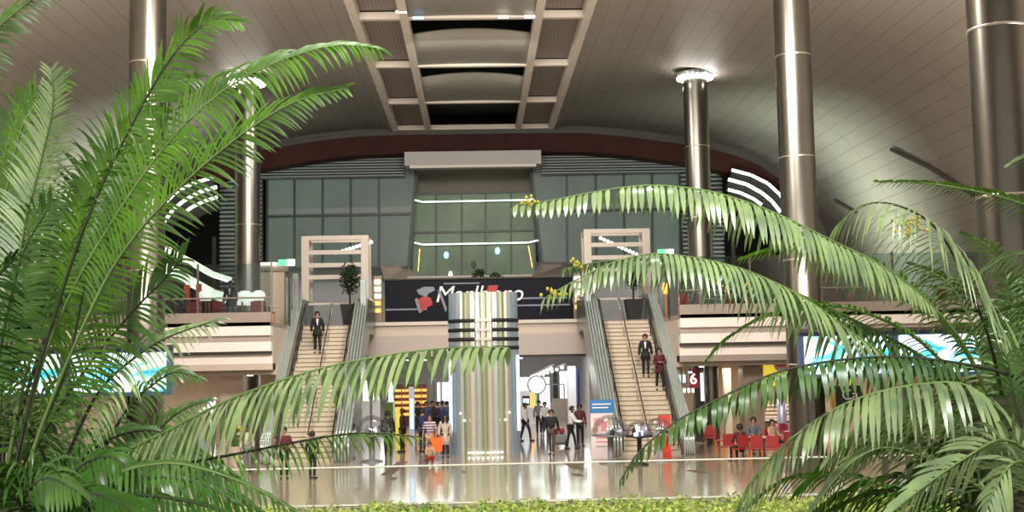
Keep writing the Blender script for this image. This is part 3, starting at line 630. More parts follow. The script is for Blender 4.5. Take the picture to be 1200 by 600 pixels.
for (u, v, Y, l) in ((218, 344, 53, 'red upright panel on the left gallery beside the steel column'), (232, 343, 53.5, 'red upright panel on the left gallery, farther from the column')):
    p = at(u, v, Y); o = MB().box(p.x-.1, p.x+.1, p.y, p.y+.3, 5.4, p.z+.4).build('red_panel', 'red_panel'); o.name = 'upright_divider'; tag(o, l, 'panel')
for (u, v, Y, l) in ((852, 340, 53, 'amber pillar lamp'), (760+20, 340, 53, 'amber lamp'), (876, 342, 53, 'amber lamp at the right'),):
    p = at(u, v, Y); t = thing('amber_lamp', (p.x, p.y, 5.4), l+' on the right gallery behind the palm fronds', 'lamp')
    MB().tube([(p.x, p.y, 5.4), (p.x, p.y, 6.6)], .05, 8).build('pole', 'orange_wood', t); MB().lathe((p.x, p.y, 6.5), [(.1, 0), (.16, .2), (.1, .5), (.02, .5)], 12).build('lamp_shade', 'shop_amber', t, True)
# rising escalator flank with pale green-white bands, far left gallery
es = thing('escalator', (-13.5, 62, 5.4), 'escalator with pale curved side bands rising to the left behind the left gallery', 'escalator')
for (dz, w_, m, nm) in ((0, .5, 'ledge_pale', 'side_band'), (1.25, .32, 'ledge_pale', 'upper_band')):
    a = [at(192, 308, 62), at(225, 326, 62), at(250, 340, 62), at(272, 347, 62)]
    m_ = MB()
    for p, q in zip(a, a[1:]): m_.bar((p.x, 62, p.z+dz*.8-.2), (q.x, 62, q.z+dz*.8-.2), .4, w_)
    m_.build(nm, m, es)
MB().tube([at(247, 322, 61.7), at(262, 328, 61.7), at(273, 331, 61.7)], .05, 8).build('lit_handrail', 'led_white', es)
p = at(318, 335, 58); o = MB().box(p.x-.62, p.x+.62, 58, 59, 5.4, at(318, 319, 58).z).build('kiosk_wall', 'wall_cream'); tag(o, 'cream kiosk block on the left gallery below the exit sign', 'kiosk')
p = at(318, 318, 57.8); o = MB().tube([(p.x-.75, 58.3, p.z+.25), (p.x+.8, 58.3, p.z+.25)], .26, 14).build('duct', 'ledge_pinkish', None, True); tag(o, 'pinkish horizontal cylinder lying on top of the cream kiosk', 'duct')
p = at(313, 314, 57.8); o = MB().box(p.x-.5, p.x+.45, 57.9, 58.2, p.z+.16, p.z+.26).build('strip_lamp', 'lamp_glow'); tag(o, 'bright strip lamp above the cream kiosk', 'lamp')
# curved light bands in the void at the right (and their twins at the left)
for s_ in (1, -1):
    vb = thing('lit_balcony', (s_*15, 66, 8), 'dark balcony with three curved white light bands, in the void at the %s' % ('right' if s_ > 0 else 'left'), 'balcony')
    for X_ in (14.5, 17.5): MB().box(s_*X_-.1, s_*X_+.1, 66.5, 66.7, 5.4, 10.8).build('support_post', 'void_black', vb)
    for arc, r in ((((857, 199), (880, 205), (900, 215), (914, 228), (926, 246)), .09), (((853, 210), (875, 216), (893, 226), (905, 236), (915, 249)), .1), (((853, 222), (868, 226), (883, 233), (893, 240)), .09)):
        pts = [at(u, v, 66.2) for u, v in arc]; pts = [(s_*p.x, p.y, p.z) for p in pts]
        pts2 = []
        for a, b_ in zip(pts, pts[1:]):
            a, b_ = Vector(a), Vector(b_); MB().tube([a.lerp(b_, .02), a.lerp(b_, .5), a.lerp(b_, .97)], r, 8).build('light_band', 'led_white', vb)
            MB().bar(a+Vector((0, .35, -.3)), b_+Vector((0, .35, -.3)), .3, .7).build('balcony_front', 'void_black', vb)
# ---- mirrored tower
tc_ = at(567, 420, 48.4); tx_ = tc_.x
tw = thing('mirror_tower', (tx_, 48.4, 0), 'tall fluted mirror-steel tower with four black bands standing in mid hall', 'tower')
def scallop(name, z0, z1, k=34, amp=.05, sc=1.0):
    n = k*8; vs = []; fs = []; mi = []
    for z in (z0, z1):
        for i in range(n):
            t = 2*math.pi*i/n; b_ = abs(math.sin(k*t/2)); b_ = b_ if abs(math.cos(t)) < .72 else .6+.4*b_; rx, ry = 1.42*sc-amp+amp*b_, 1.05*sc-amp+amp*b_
            vs.append((tx_+rx*math.cos(t), 48.4+ry*math.sin(t), z))
    for i in range(n):
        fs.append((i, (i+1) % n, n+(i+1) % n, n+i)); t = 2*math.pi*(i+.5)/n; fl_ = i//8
        mi.append(1 if abs(math.cos(t)) > .72 else (2 if fl_ % 3 == 1 else (3 if fl_ % 3 == 2 else 0)))  # flute colours mimic reflections: blue sides, olive and beige centre
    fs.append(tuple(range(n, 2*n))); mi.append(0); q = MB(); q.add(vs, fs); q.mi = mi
    return q.build(name, ['mirror_steel', 'tower_reflect_blue', 'tower_reflect_olive', 'tower_reflect_beige'], tw)
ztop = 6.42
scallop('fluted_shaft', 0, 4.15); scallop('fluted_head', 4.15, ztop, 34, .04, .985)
for s_ in (-1, 1): MB().box(tx_+s_*1.36-.05, tx_+s_*1.36+.05, 48.0, 48.1, .9, 3.9).build('edge_strip', 'shop_white', tw)  # emissive white strips along both tower edges
for v in (375.5, 386.5, 397.5, 408):
    z = zc(v, 47.4)
    for a0, a1 in ((R(185), R(256)), (R(284), R(355))):
        MB().lathe((tx_, 48.4, z), [(1.36, -.075), (1.435, -.07), (1.435, .07), (1.36, .075)], 20, a0=a0, a1=a1, sy=.76).build('black_band', 'black_matt', tw, True)
    MB().box(tx_-.34, tx_+.32, 47.25, 47.45, z-.05, z+.05).build('centre_clip', 'steel_joint', tw)
MB().box(tx_-.1, tx_+.02, 47.27, 47.34, 4.3, ztop-.05).build('centre_strip', 'ledge_pale', tw)
for k in range(12):
    a = R(228+k*84/11); MB().ball((tx_+1.45*math.cos(a), 48.4+1.09*math.sin(a), .1+(.28*abs(k-5.5) if k in (0, 1, 10, 11) else 0)), .045, 6).build('base_lamp', 'lamp_glow', tw)
# ---- video walls
def video(s_, xs, l, z0, z1, Y=42.0):
    for (a, b_, w_) in xs:
        xa, xb = sorted((s_*a, s_*b_)); t = thing('video_screen', ((xa+xb)/2, Y, z0), '%s blue and white video screen %s' % (w_, l), 'screen', 'big video screens')
        MB().box(xa-.14, xb+.14, Y+.02, Y+.3, z0-.12, z1+.12).build('housing', 'screen_frame', t)
        MB().box(xa, xb, Y, Y+.02, z0, z1).build('display', 'screen_picture', t)
        MB().box(xa-.2, xb+.2, Y-.1, Y+.4, z1+.12, z1+.22).build('top_rail', 'steel', t)
        for x in (xa+.2, xb-.2): MB().box(x-.08, x+.08, Y+.1, Y+.25, 0, z0-.1).build('leg', 'steel', t)
video(1, ((9.68, 12.2, 'inner'), (12.52, 14.95, 'outer')), 'below the right gallery', 3.13, 4.25, 35.2)
video(-1, ((9.05, 11.8, 'inner'), (12.12, 14.95, 'outer')), 'below the left gallery', 3.02, 4.15, 35.2)
# slim pole under the right screens
# ---- ground floor shops behind the stairs, under the galleries
struct('wall_shops', MB().box(-25.8, -8.2, 57.4, 57.8, 0, 3.4), 'wall_cream', 'cream shop wall under the left gallery', 'wall')
struct('wall_shops', MB().box(8.2, 25.8, 57.4, 57.8, 0, 3.4), 'wall_cream', 'cream shop wall under the right gallery', 'wall')
for k in range(3):  # added area fills that brighten the space under the galleries
    area('gallery_fill', (-12-4*k, 52, 3.15), (-12-4*k, 52, 0), 2.2, 130, (1, .92, .8)); area('gallery_fill', (11+4*k, 52, 3.15), (11+4*k, 52, 0), 2.2, 170, (1, .92, .8))
def pillar(u0, u1, Y, z1, m, label, z0=0, name='pillar'):
    a, b_ = at(u0, 430, Y).x, at(u1, 430, Y).x; r = (b_-a)/2
    struct(name, MB().box(a, b_, Y, Y+2*r, z0, z1), m, label, 'pillar')
pillar(870, 894, 49.6, 3.5, 'pillar_taupe', 'square taupe pillar under the right gallery left of the round sign')
a_ = at(835, 430, 50).x; struct('pillar', MB().lathe((a_, 50.4, 0), [(.3, 0), (.3, 3.4)], 24), 'steel', 'round mirror-steel pillar under the right gallery beside the lit doorway', 'pillar', smooth=True)
pillar(848, 856, 52, 3.4, 'fascia_beige', 'slim beige pillar under the right gallery')
pillar(866, 870, 52, 3.4, 'orange_wood', 'narrow orange-red pillar edge beside the taupe pillar')
LAST = []
def box_px(name, u0, u1, v0, v1, Y, d, m, parent=None, lab=None, cat=None, group=None):
    a, b_ = at(u0, v0, Y), at(u1, v1, Y); z0, z1 = at((u0+u1)/2, v1, Y).z, at((u0+u1)/2, v0, Y).z
    o = MB().box(a.x, b_.x, Y, Y+d, z0, z1).build(name, m, parent); LAST.append(o)
    if lab: tag(o, lab, cat, group)
    return o
def up_rod(u, v, Y):
    o = bpy.data.objects[-1] if 0 else kids_last(); p = at(u, v, Y); MB().box(p.x-.015, p.x+.015, Y-.01, Y+.02, p.z-.05, 3.4).build('hanger', 'steel', o)
def kids_last(): return LAST[-1]
# red shop sign with white figure, light bars
sg = thing('shop_sign', at(808, 443, 50), 'dark red square shop sign with a white numeral-like figure beside the right stairs', 'sign')
box_px('sign_board', 807, 820, 433, 455, 50, .15, 'maroon', sg)
p = at(812.5, 444.5, 49.97); text('figure', '6', (p.x, 49.96, p.z), .62, 'lamp_glow', sg, .02)
p = at(813, 433, 50); MB().box(p.x-.03, p.x+.03, 50.05, 50.11, p.z, 3.4).build('hanger', 'steel', sg)
box_px('stroke', 806.5, 811.5, 435, 437.5, 49.95, .03, 'shop_white', sg)
for k, (u, m) in enumerate(((791.5, 'shop_cyan'), (796.5, 'shop_cyan'), (802, 'shop_cyan'))):
    box_px('light_bar', u-1.6, u+1.6, 439, 448.5, 50.2, .1, m, None, 'short white-cyan light bar left of the red sign, %s from the left' % words[k], 'light', 'light bars beside the red sign'); up_rod(791.5+5.25*k, 439, 50.25)
box_px('light_pillar', 821, 825.5, 437, 470, 50.6, .15, 'shop_white', None, 'bright white vertical light beside the steel pillar at the right stairs', 'light')
for k in range(4): box_px('small_lit_mark', 796+k*5, 798.4+k*5, 455, 460, 50.3, .05, 'lamp_glow', None, 'small lit mark in the row under the red sign, %s from the left' % words[k], 'light', 'small lit marks under the red sign'); up_rod(797.2+k*5, 455, 50.32)
# burger counter
bc = thing('food_counter', at(917, 480, 55), 'food counter with yellow menu wall and pale shelves under the right gallery', 'counter')
box_px('menu_wall', 894, 940, 421, 452, 56.5, .2, 'shop_yellow', bc)
for k in range(4): box_px('shelf', 897, 936, 474+k*4.5, 475.5+k*4.5, 55, .5, 'fascia_white', bc)
box_px('counter_front', 894, 945, 493, 528, 54.6, .5, 'table_brown', bc); box_px('counter_top', 893, 946, 490.5, 493, 54.5, .8, 'fascia_beige', bc)
box_px('yellow_panel', 894, 901, 445, 474, 55.8, .2, 'shop_yellow', bc); box_px('amber_panel', 924, 937, 462, 474, 55.8, .2, 'shop_amber', bc)
rs = thing('round_sign', at(917, 425, 49), 'round pink and cream sign with red lettering marks above the food court', 'sign')
p = at(917, 426, 49.2)
MB().lathe((0, 0, 0), [(.01, -.05), (.36, -.05), (.38, 0), (.36, .05), (.01, .05)], 28).build('disc', 'ledge_pinkish', rs)
d = kids(rs)[-1]; d.data.transform(Matrix.Translation((0, .0, .0)))
rs_c = Vector((p.x, 49.2, p.z)); d.parent = rs; d.location = rs_c-rs.location-Vector((0, 0, 0)); d.data.transform(Matrix.Translation(rs.location)); d.data.transform(Matrix.Rotation(R(90), 4, 'X'))
MB().box(p.x-.28, p.x+.28, 49.11, 49.15, p.z-.12, p.z-.03).build('red_mark', 'print_red', rs); MB().box(p.x-.22, p.x+.24, 49.11, 49.15, p.z+.03, p.z+.11).build('red_mark', 'print_red', rs)
MB().box(p.x-.03, p.x+.03, 49.17, 49.25, p.z+.3, 3.5).build('hanger', 'steel', rs)
box_px('lilac_column', 912, 923, 458, 504, 50.5, .01, 'lilac_steel').name = 'tmp'
bpy.data.objects.remove(bpy.data.objects['tmp'])
p = at(917, 500, 50.5); t = thing('cylinder_bin', (p.x, 50.5, 0), 'lilac steel cylinder on a maroon base in the food court', 'cylinder')
MB().lathe((p.x, 50.5, 0), [(.2, zc(504, 50.5)+.02), (.2, 2.6), (.01, 2.6)], 24).build('shaft', 'lilac_steel', t, True); MB().lathe((p.x, 50.5, 0), [(.34, 0), (.34, zc(504, 50.5)), (.01, zc(504, 50.5))], 24).build('base', 'maroon', t, True)
MB().lathe((p.x, 50.5, 0), [(.21, 2.6), (.21, 2.75), (.01, 2.75)], 24).build('cap', 'black_matt', t)
cs = thing('shop_sign', at(985, 462, 50), 'black shop sign with a cream letter C under the right screens', 'sign')
box_px('sign_board', 974, 1012, 452, 477, 50, .2, 'black_matt', cs); p = at(996, 463, 49.96); text('lettering', 'Ca', (p.x, 49.95, p.z), .62, 'ledge_pale', cs, .02)
MB().box(p.x-.03, p.x+.03, 50.05, 50.11, p.z+.2, 3.4).build('hanger', 'steel', cs)
box_px('amber_strip', 974, 980, 456, 480, 49.9, .1, 'gold', cs)
box_px('menu_light', 988, 1002, 441, 452, 50.5, .2, 'shop_yellow', None, 'yellow lit panel above the black sign under the right screens', 'light'); up_rod(995, 443, 50.55)
# left shops: lit windows behind the fronds
box_px('lit_showcase', 243, 252, 470, 526, 54, .1, 'shop_white', None, 'tall white lit shop window under the left gallery, leftmost', 'window display')
box_px('lit_showcase', 311, 317, 478, 528, 52, .1, 'shop_white', None, 'narrow white lit strip between the fronds left of the left stairs', 'window display')
box_px('blue_panel', 213, 245, 508, 537, 50, .3, 'lilac_steel', None, 'pale blue low panel under the left gallery', 'panel')
pillar(258, 285, 50.5, 3.4, 'fascia_beige', 'broad cream pillar under the left gallery')
fb = thing('flower_pot', ground(276, 545)+Vector((0, 0, 0)), 'pot of yellow flowers on the hall floor at the left', 'potted plant')
p = wloc(fb); MB().lathe(p, [(.01, 0), (.28, 0), (.4, .7), (.36, .7), (.01, .66)], 18).build('pot', 'fascia_beige', fb)
q = at(276, 508, p.y); rnd = random.Random(2); m_ = MB()
for k in range(90): 
    v_ = Vector((rnd.gauss(0, 1), rnd.gauss(0, 1), rnd.gauss(0, 1))).normalized(); m_.ball((q.x+v_.x*.36, p.y+v_.y*.3, q.z+v_.z*.22), .06, 6)
m_.build('flowers', 'yellow_bud', fb); MB().lathe(p, [(.1, .66), (.3, 1.1), (.2, q.z-p.z-.1)], 12).build('leaves', 'leaf_mid', fb)
# ---- hall under the bridge
struct('wall_hall', MB().box(-14, 14, 110, 110.4, 0, 4.6), 'hall_white', 'white end wall of the shopping hall behind the bridge', 'wall')
struct('ceiling_hall', MB().box(-14, 14, 72, 110, 4.25, 4.5), 'hall_white', 'white ceiling of the shopping hall behind the bridge', 'ceiling')
for s_, m in ((-1, 'hall_grey'), (1, 'hall_white')): struct('wall_hall', MB().box(s_*9.2-.1, s_*9.2+.1, 60, 110, 0, 4.2), m, 'side wall of the shopping hall, %s side' % ('left' if s_ < 0 else 'right'), 'wall')
for k in range(4): area('shopping_hall_lamp', (-3+0*k, 64+11*k, 4.0 if k else 3.75), (-3, 64+11*k, 0), 3.5, 170, (.95, .97, 1)); area('shopping_hall_lamp', (5, 64+11*k, 4.0 if k else 3.75), (5, 64+11*k, 0), 3.5, 190, (.95, .97, 1))
for k in range(5):  # added point lights that brighten the hall and its ceiling
    for x in (-6.5, 0, 6.5): point('shopping_hall_fill', (x, 62+9*k, 2.7), 45, (1, .96, .9), .3)
for k in range(6):  # glowing panels added to brighten the hall ceiling
    for x in (-3.2, 1.8): tag(MB().box(x-.5, x+.5, 60.5+1.9*k, 60.7+1.9*k, zc(420, YB)-.06, zc(420, YB)).build('ceiling_fill_panel', 'lamp_glow'), 'slim added glow panel under the bridge, row %s from the front on the %s' % (words[k], 'left' if x < 0 else 'right'), 'light', 'slim added glow panels under the bridge')
def hallrow(u0, v0, Y0, u1, v1, Y1, n, label):
    t = thing('spotlight_track', at(u0, v0, Y0), label, 'light'); a, b_ = at(u0, v0, Y0), at(u1, v1, Y1)
    MB().bar(a, b_, .12, .1).build('track', 'plastic_grey', t)
    for k in range(n): p = a.lerp(b_, (k+.5)/n); MB().ball((p.x, p.y, p.z-.12), .10, 8).build('spot', 'lamp_glow', t)
hallrow(648, 428, 63, 622, 440, 80, 7, 'nearest track of ceiling spots in the shopping hall')
hallrow(662, 427, 63, 630, 439, 80, 6, 'second track of ceiling spots in the shopping hall, right of the first')
def hobj(name, u0, u1, v0, v1, Y, d, m, lab, cat, group=None):
    o = box_px({'shop_front': 'storefront'}.get(name, name), u0, u1, v0, v1, Y, d, m, None, lab, cat, group)
    b_ = [tuple(v.co) for v in o.data.vertices]; z0 = min(q[2] for q in b_)
    if z0 > .05: MB().box(min(q[0] for q in b_)-.05, max(q[0] for q in b_)+.05, Y-.05, Y+d+.05, 0, z0).build('plinth', 'hall_white', o)
    return o
t = thing('round_clock', at(629, 451, 70), 'round white lit hall clock on a bracket', 'clock'); p = wloc(t)
MB().tube([(p.x, 70, p.z), (p.x, 70.15, p.z)], .48, 24).build('face', 'shop_white', t); MB().tube([(p.x, 70.02, p.z), (p.x, 70.2, p.z)], .56, 24).build('rim', 'hall_grey', t); MB().bar((p.x+.5, 70.1, p.z), (p.x+1.6, 70.1, p.z), .06, .06).bar((p.x+1.6, 70.1, 0), (p.x+1.6, 70.1, p.z), .08, .08).build('bracket', 'hall_grey', t)
hobj('shop_front', 609, 628, 442, 458, 78, .3, 'shop_white', 'bright white shopfront at the back of the hall, left of the clock', 'shopfront')
hobj('shop_front', 632, 645, 442, 492, 82, .3, 'shop_white', 'tall bright white shopfront straight behind the clock bracket', 'shopfront')
hobj('shop_front', 656, 668, 435, 468, 76, .3, 'shop_white', 'white glowing shopfront right of the dark door slot', 'shopfront')
hobj('shop_front', 696, 708, 440, 462, 66, .3, 'shop_cyan', 'white-cyan lit arch behind the pillar at the right stairs', 'shopfront')
hobj('door_slot', 648, 654, 434, 467, 74, .3, 'shadow_gap', 'dark vertical slot between the hall shopfronts', 'door')
hobj('partition', 648, 677, 467, 498, 72, .3, 'ledge_pinkish', 'pinkish low partition in the shopping hall', 'partition')
hobj('hall_column', 665, 676, 429, 500, 66, .6, 'hall_white', 'thick white column in the shopping hall', 'column')
hobj('hall_column', 676, 681, 432, 520, 63, .5, 'navy', 'slim dark blue column in the shopping hall', 'column')
hobj('hall_column', 690, 697, 417, 520, 58.5, .3, 'fascia_taupe', 'taupe column at the right end of the shopping hall opening', 'column')
t = thing('wall_screen', at(616, 468, 68), 'small dark screen with cyan picture in the shopping hall', 'screen'); box_px('housing', 612, 621, 464, 475, 68, .1, 'black_matt', t); box_px('display', 613, 620, 467, 473, 67.97, .03, 'shop_cyan', t)
hobj('orange_display', 621, 627, 460, 478, 68.5, .3, 'shop_amber', 'orange display beside the small screen in the hall', 'display')
# left part of the shopping hall
hobj('shop_front', 425, 432, 446, 470, 66, .2, 'shop_white', 'narrow bright shop window behind the left stairs, leftmost', 'shopfront')
hobj('shop_front', 437, 444, 446, 468, 66, .2, 'shop_white', 'narrow bright shop window, next right of the leftmost', 'shopfront')
hobj('shop_front', 455, 461, 447, 470, 66, .2, 'shop_cyan', 'narrow cyan shop window right of the two white ones', 'shopfront')
hobj('shop_front', 512, 527, 448, 474, 74, .2, 'shop_white', 'bright white shopfront just left of the mirrored tower', 'shopfront')
hobj('green_screen', 450, 461, 472, 520, 62, .3, 'shop_green', 'tall dark green standing panel in the shopping hall', 'panel')
hobj('yellow_display', 463, 472, 480, 518, 62.5, .3, 'shop_yellow', 'yellow-green lit display beside the green panel', 'display')
am = thing('amber_shop', at(483, 470, 70), 'amber lit perfume shop with shelves in the shopping hall', 'shop')
box_px('back_panel', 462, 500, 450, 500, 70, .2, 'table_brown', am)
for k in range(5): box_px('lit_shelf', 463, 500, 456+k*7, 459+k*7, 69.7, .3, 'shop_amber', am)
for u in (470, 480, 493): box_px('divider', u, u+1.5, 450, 500, 69.6, .2, 'pillar_taupe', am)
t = thing('light_pylon', ground(482.5, 532), 'glowing blue-white pylon standing left of the mirrored tower', 'pylon'); p = wloc(t)
a_, b_ = at(479.5, 500, p.y).x, at(486, 500, p.y).x
MB().box(a_, b_, p.y, p.y+.25, 0, zc(452, p.y)).build('frame', 'lilac_steel', t); MB().box(a_+.05, b_-.05, p.y-.02, p.y, 1.0, zc(466, p.y)).build('lit_face', 'blue_light', t)
for k, u in enumerate((500, 508, 516)): hobj('hall_column', u, u+2.5, 445, 512, 72, .3, 'pillar_taupe', 'slim brown column in the shopping hall left of the tower, %s from the left' % words[k], 'column', 'slim brown columns left of the tower')
# ---- domed glass kiosks
def dome(u, vfoot, r, label, items, ped, h=.95, seed=1):
    g = ground(u, vfoot); t = thing('domed_display', (g.x, g.y, 0), label, 'display case', 'clear domed display cases')
    MB().lathe((g.x, g.y, 0), [(r*.6, 0), (r*.6, .04), (r*.16, .1), (r*.16, h-.1), (r*.5, h-.05), (r*.98, h-.03), (r*.98, h), (.01, h)], 30).build('pedestal', ped, t, True)
    MB().lathe((g.x, g.y, h), [(r*math.cos(a), r*1.05*math.sin(a)) for a in [math.pi/2*k/10 for k in range(11)]], 30).build('dome', 'dome_acrylic', t, True)
    rnd = random.Random(seed)
    for k in range(items):
        a = rnd.uniform(0, 6.28); q = r*.6*math.sqrt(rnd.random()); x, y = g.x+q*math.cos(a), g.y+q*math.sin(a); hh = rnd.uniform(.15, .42); ww = rnd.uniform(.04, .09)
        MB().lathe((x, y, h), [(.01, 0), (ww, 0), (ww, hh*.7), (ww*.4, hh*.8), (ww*.4, hh), (.01, hh)], 10).build('bottle', rnd.choice(['chrome', 'shop_white', 'lilac_steel', 'plastic_grey', 'lamp_glow', 'black_matt']), t, True)
    return t
dome(436, 541, .70, 'clear domed display case full of bottles left of the tower, nearest the green panel', 14, 'plastic_grey', 1.0, 1)
dome(408, 538, .5, 'clear domed display case between the other two left of the tower', 10, 'plastic_grey', .95, 2)
dome(387, 535, .5, 'clear domed display case at the foot of the left stairs', 9, 'lilac_steel', .9, 3)
dome(716, 543, .68, 'large clear domed display case in front of the blue-topped poster', 6, 'plastic_grey', 1.0, 4)
dome(750, 545, .5, 'clear domed display case with dark and white bottles right of the poster', 12, 'black_matt', 1.0, 5)
dome(774, 541, .55, 'clear domed display case in front of the red panel', 8, 'hall_grey', 1.0, 6)
# poster and red panel
t = thing('poster_stand', ground(706, 541), 'standing poster with a blue heading and pink pictures at the foot of the right stairs', 'poster'); p = wloc(t); Y = p.y+1.2
box_px('board', 692, 719, 484, 541, Y, .08, 'poster_white', t); box_px('heading', 691, 720, 468.5, 484, Y-.01, .1, 'poster_blue', t)
box_px('heading_lettering', 694, 716, 473, 474.3, Y-.04, .03, 'print_white', t); box_px('heading_lettering', 694, 713, 477, 478.3, Y-.04, .03, 'print_white', t)
for (u0, u1, v0, v1, m) in ((696, 703, 490, 499, 'poster_pink'), (704, 711, 492, 505, 'poster_pink'), (712, 718, 489, 498, 'fascia_beige'), (695, 701, 501, 507, 'poster_pink'), (698, 716, 512, 513.5, 'poster_pink'), (698, 713, 517, 518.5, 'poster_pink'), (698, 716, 522, 523.5, 'ledge_pinkish')):
    box_px('picture', u0, u1, v0, v1, Y-.02, .02, m, t)
p = ground(780, 540); box_px('red_stand', 772.5, 787, 487, 538, p.y+1.6, .3, 'red_panel', None, 'plain tall red stand at the foot of the right stairs', 'stand')
mat('trouser_brown', (.07, .045, .035), .8)
# ---- people
def skin_obj(name, joints, edges, m, parent, sub=1, mirror=False):
    me = bpy.data.meshes.new(name); me.from_pydata([j[:3] for j in joints], edges, []); me.materials.append(MATS[m])
    o = bpy.data.objects.new(name, me); COL.objects.link(o); o.parent = parent
    sk_ = o.modifiers.new('skin', 'SKIN'); sk_.use_smooth_shade = True
    if not me.skin_vertices: return o
    for i, j in enumerate(joints):
        r = j[3]; me.skin_vertices[0].data[i].radius = (r, r) if not isinstance(r, tuple) else r
    me.skin_vertices[0].data[0].use_root = True
    ss = o.modifiers.new('sub', 'SUBSURF'); ss.levels = sub; ss.render_levels = sub
    return o
def person(u, v, h, rz, label, top, legs, pose='stand', skin='skin', z=0, Y=None, hair='short', sleeves=True, coat=False, skirt=False, hold=None, seed=0, xyz=None):
    g = Vector(xyz) if xyz else (ground(u, v, z) if Y is None else Vector((at(u, v, Y).x, Y, z)))
    t = thing('person', (0, 0, 0), label, 'person'); s = h/1.75
    rnd = random.Random(seed*13+int(u)); sw = {'walk': .22, 'stand': .03, 'push': .2, 'stairs': .16, 'sit': 0, 'crouch': 0}[pose]
    hz = .95; lean = 0
    if pose == 'sit': hz = .52
    if pose == 'crouch': hz = .42; lean = -.12
    if pose == 'push': lean = -.08
    cz = hz+.37; J = {}
    J['pelvis'] = (0, 0, hz); J['waist'] = (0, lean*.3, hz+.15); J['chest'] = (0, lean*.8, cz); J['neck'] = (0, lean, hz+.57); J['jaw'] = (0, lean-.025, hz+.64); J['head'] = (0, lean-.01, hz+.72); J['crown'] = (0, lean, hz+.79)
    for sd, k in ((-1, 'l'), (1, 'r')):
        f = sw*(1 if sd > 0 else -1)
        J['hip'+k] = (sd*.09, 0, hz-.04)
        if pose == 'sit': J['knee'+k] = (sd*.12, -.42, hz-.02); J['ank'+k] = (sd*.12, -.42, .09); J['toe'+k] = (sd*.13, -.58, .04)
        elif pose == 'crouch': J['knee'+k] = (sd*.17, -.36, .48); J['ank'+k] = (sd*.13, -.08, .09); J['toe'+k] = (sd*.14, -.25, .04)
        else:
            up = .0
            if pose == 'stairs' and sd > 0: up = .1
            J['knee'+k] = (sd*.1, -f*.6-.03, .5+up*.4); J['ank'+k] = (sd*.1, -f, .09+up*0); J['toe'+k] = (sd*.12, -f-.15, .035)
        J['sh'+k] = (sd*.185, lean, hz+.49); a = -f*.8
        if pose == 'push': J['el'+k] = (sd*.23, lean-.15, hz+.2); J['wr'+k] = (sd*.18, lean-.42, hz+.18); hd = Vector((0, -.08, 0))
        elif pose in ('sit', 'crouch'): J['el'+k] = (sd*.25, lean-.1, hz+.22); J['wr'+k] = (sd*.14, lean-.34, hz+.2); hd = Vector((-sd*.02, -.08, 0))
        elif hold == 'bent': J['el'+k] = (sd*.26, lean-.02, hz+.2); J['wr'+k] = (sd*.1, -.24, hz+.24); hd = Vector((-sd*.05, -.05, 0))
        else: J['el'+k] = (sd*.245, lean+.02-a*.3, hz+.2); J['wr'+k] = (sd*.26, -.05-a, hz-.04); hd = Vector((0, -.01, -.08))
        J['pm'+k] = tuple(Vector(J['wr'+k])+hd)
        for q in range(5):
            side = Vector((0, 1, 0)) if hd.z < -.05 else Vector((1, 0, 0))
            off = side*(q-1.5)*.021 if q < 4 else side*-.05+hd*-.2
            J['fg%d' % q+k] = tuple(Vector(J['pm'+k])+off+hd*(.95+.25*math.sin(q+.8) if q < 4 else .3))
    names = list(J); idx = {n_: i for i, n_ in enumerate(names)}
    E = [('pelvis', 'waist'), ('waist', 'chest'), ('chest', 'neck'), ('neck', 'jaw'), ('jaw', 'head'), ('head', 'crown')]
    for k in 'lr':
        E += [('pelvis', 'hip'+k), ('hip'+k, 'knee'+k), ('knee'+k, 'ank'+k), ('ank'+k, 'toe'+k), ('chest', 'sh'+k), ('sh'+k, 'el'+k), ('el'+k, 'wr'+k), ('wr'+k, 'pm'+k)]+[('pm'+k, 'fg%d' % q+k) for q in range(5)]
    RAD = dict(pelvis=.12, waist=.11, chest=.125, neck=.055, jaw=.072, head=.092, crown=.06)
    RB = dict(hip=.08, knee=.052, ank=.036, toe=.03, sh=.055, el=.038, wr=.026, pm=.03)
    def rad(n_, ex=0):
        if n_ in RAD: return (RAD[n_]+ex)*s
        if n_.startswith('fg'): return .0095*s
        return (RB[n_[:-1]]+ex)*s
    def sub(ns, name, m, ex, extra=None):
        ns = [n_ for n_ in names if n_ in ns]; ii = {n_: i for i, n_ in enumerate(ns)}
        js = [(*[c*s for c in J[n_]], rad(n_, ex)) for n_ in ns]; es = [(ii[a], ii[b_]) for a, b_ in E if a in ii and b_ in ii]
        return skin_obj(name, js, es, m, t)
    sub(names, 'body', skin, 0)
    tops = ['chest', 'waist', 'pelvis', 'neck', 'shl', 'shr', 'ell', 'elr']+(['wrl', 'wrr'] if sleeves else [])
    Jn = J['neck']; J['neck'] = (Jn[0], Jn[1], Jn[2]-.035); RAD['neck'] = .045
    sub(tops, 'jacket' if coat else 'shirt', top, .022 if not coat else .034)
    J['neck'] = Jn
    sub(['pelvis', 'hipl', 'hipr', 'kneel', 'kneer', 'ankl', 'ankr'], 'trousers', legs, .016)
    for k in 'lr':
        a, b_ = Vector(J['ank'+k])*s, Vector(J['toe'+k])*s; a = Vector((a.x, a.y+.03, .045*s if pose != 'x' else a.z))
        MB().tube([a+Vector((0, .03, 0)), a, (a+b_)/2, b_+Vector((0, -.04, 0))], [.035*s, .046*s, .042*s, .028*s], 8).build('shoe', 'black_matt', t, True)
    if skirt or coat:
        c = Vector(J['pelvis'])*s; MB().lathe((c.x, c.y, 0), [(.17*s, c.z+.1*s), (.19*s, c.z-.05*s), (.22*s, c.z-(.42 if skirt else .22)*s), (.2*s, c.z-(.42 if skirt else .22)*s)], 16, sy=.8).build('tunic_skirt' if skirt else 'coat_hem', top, t, True)
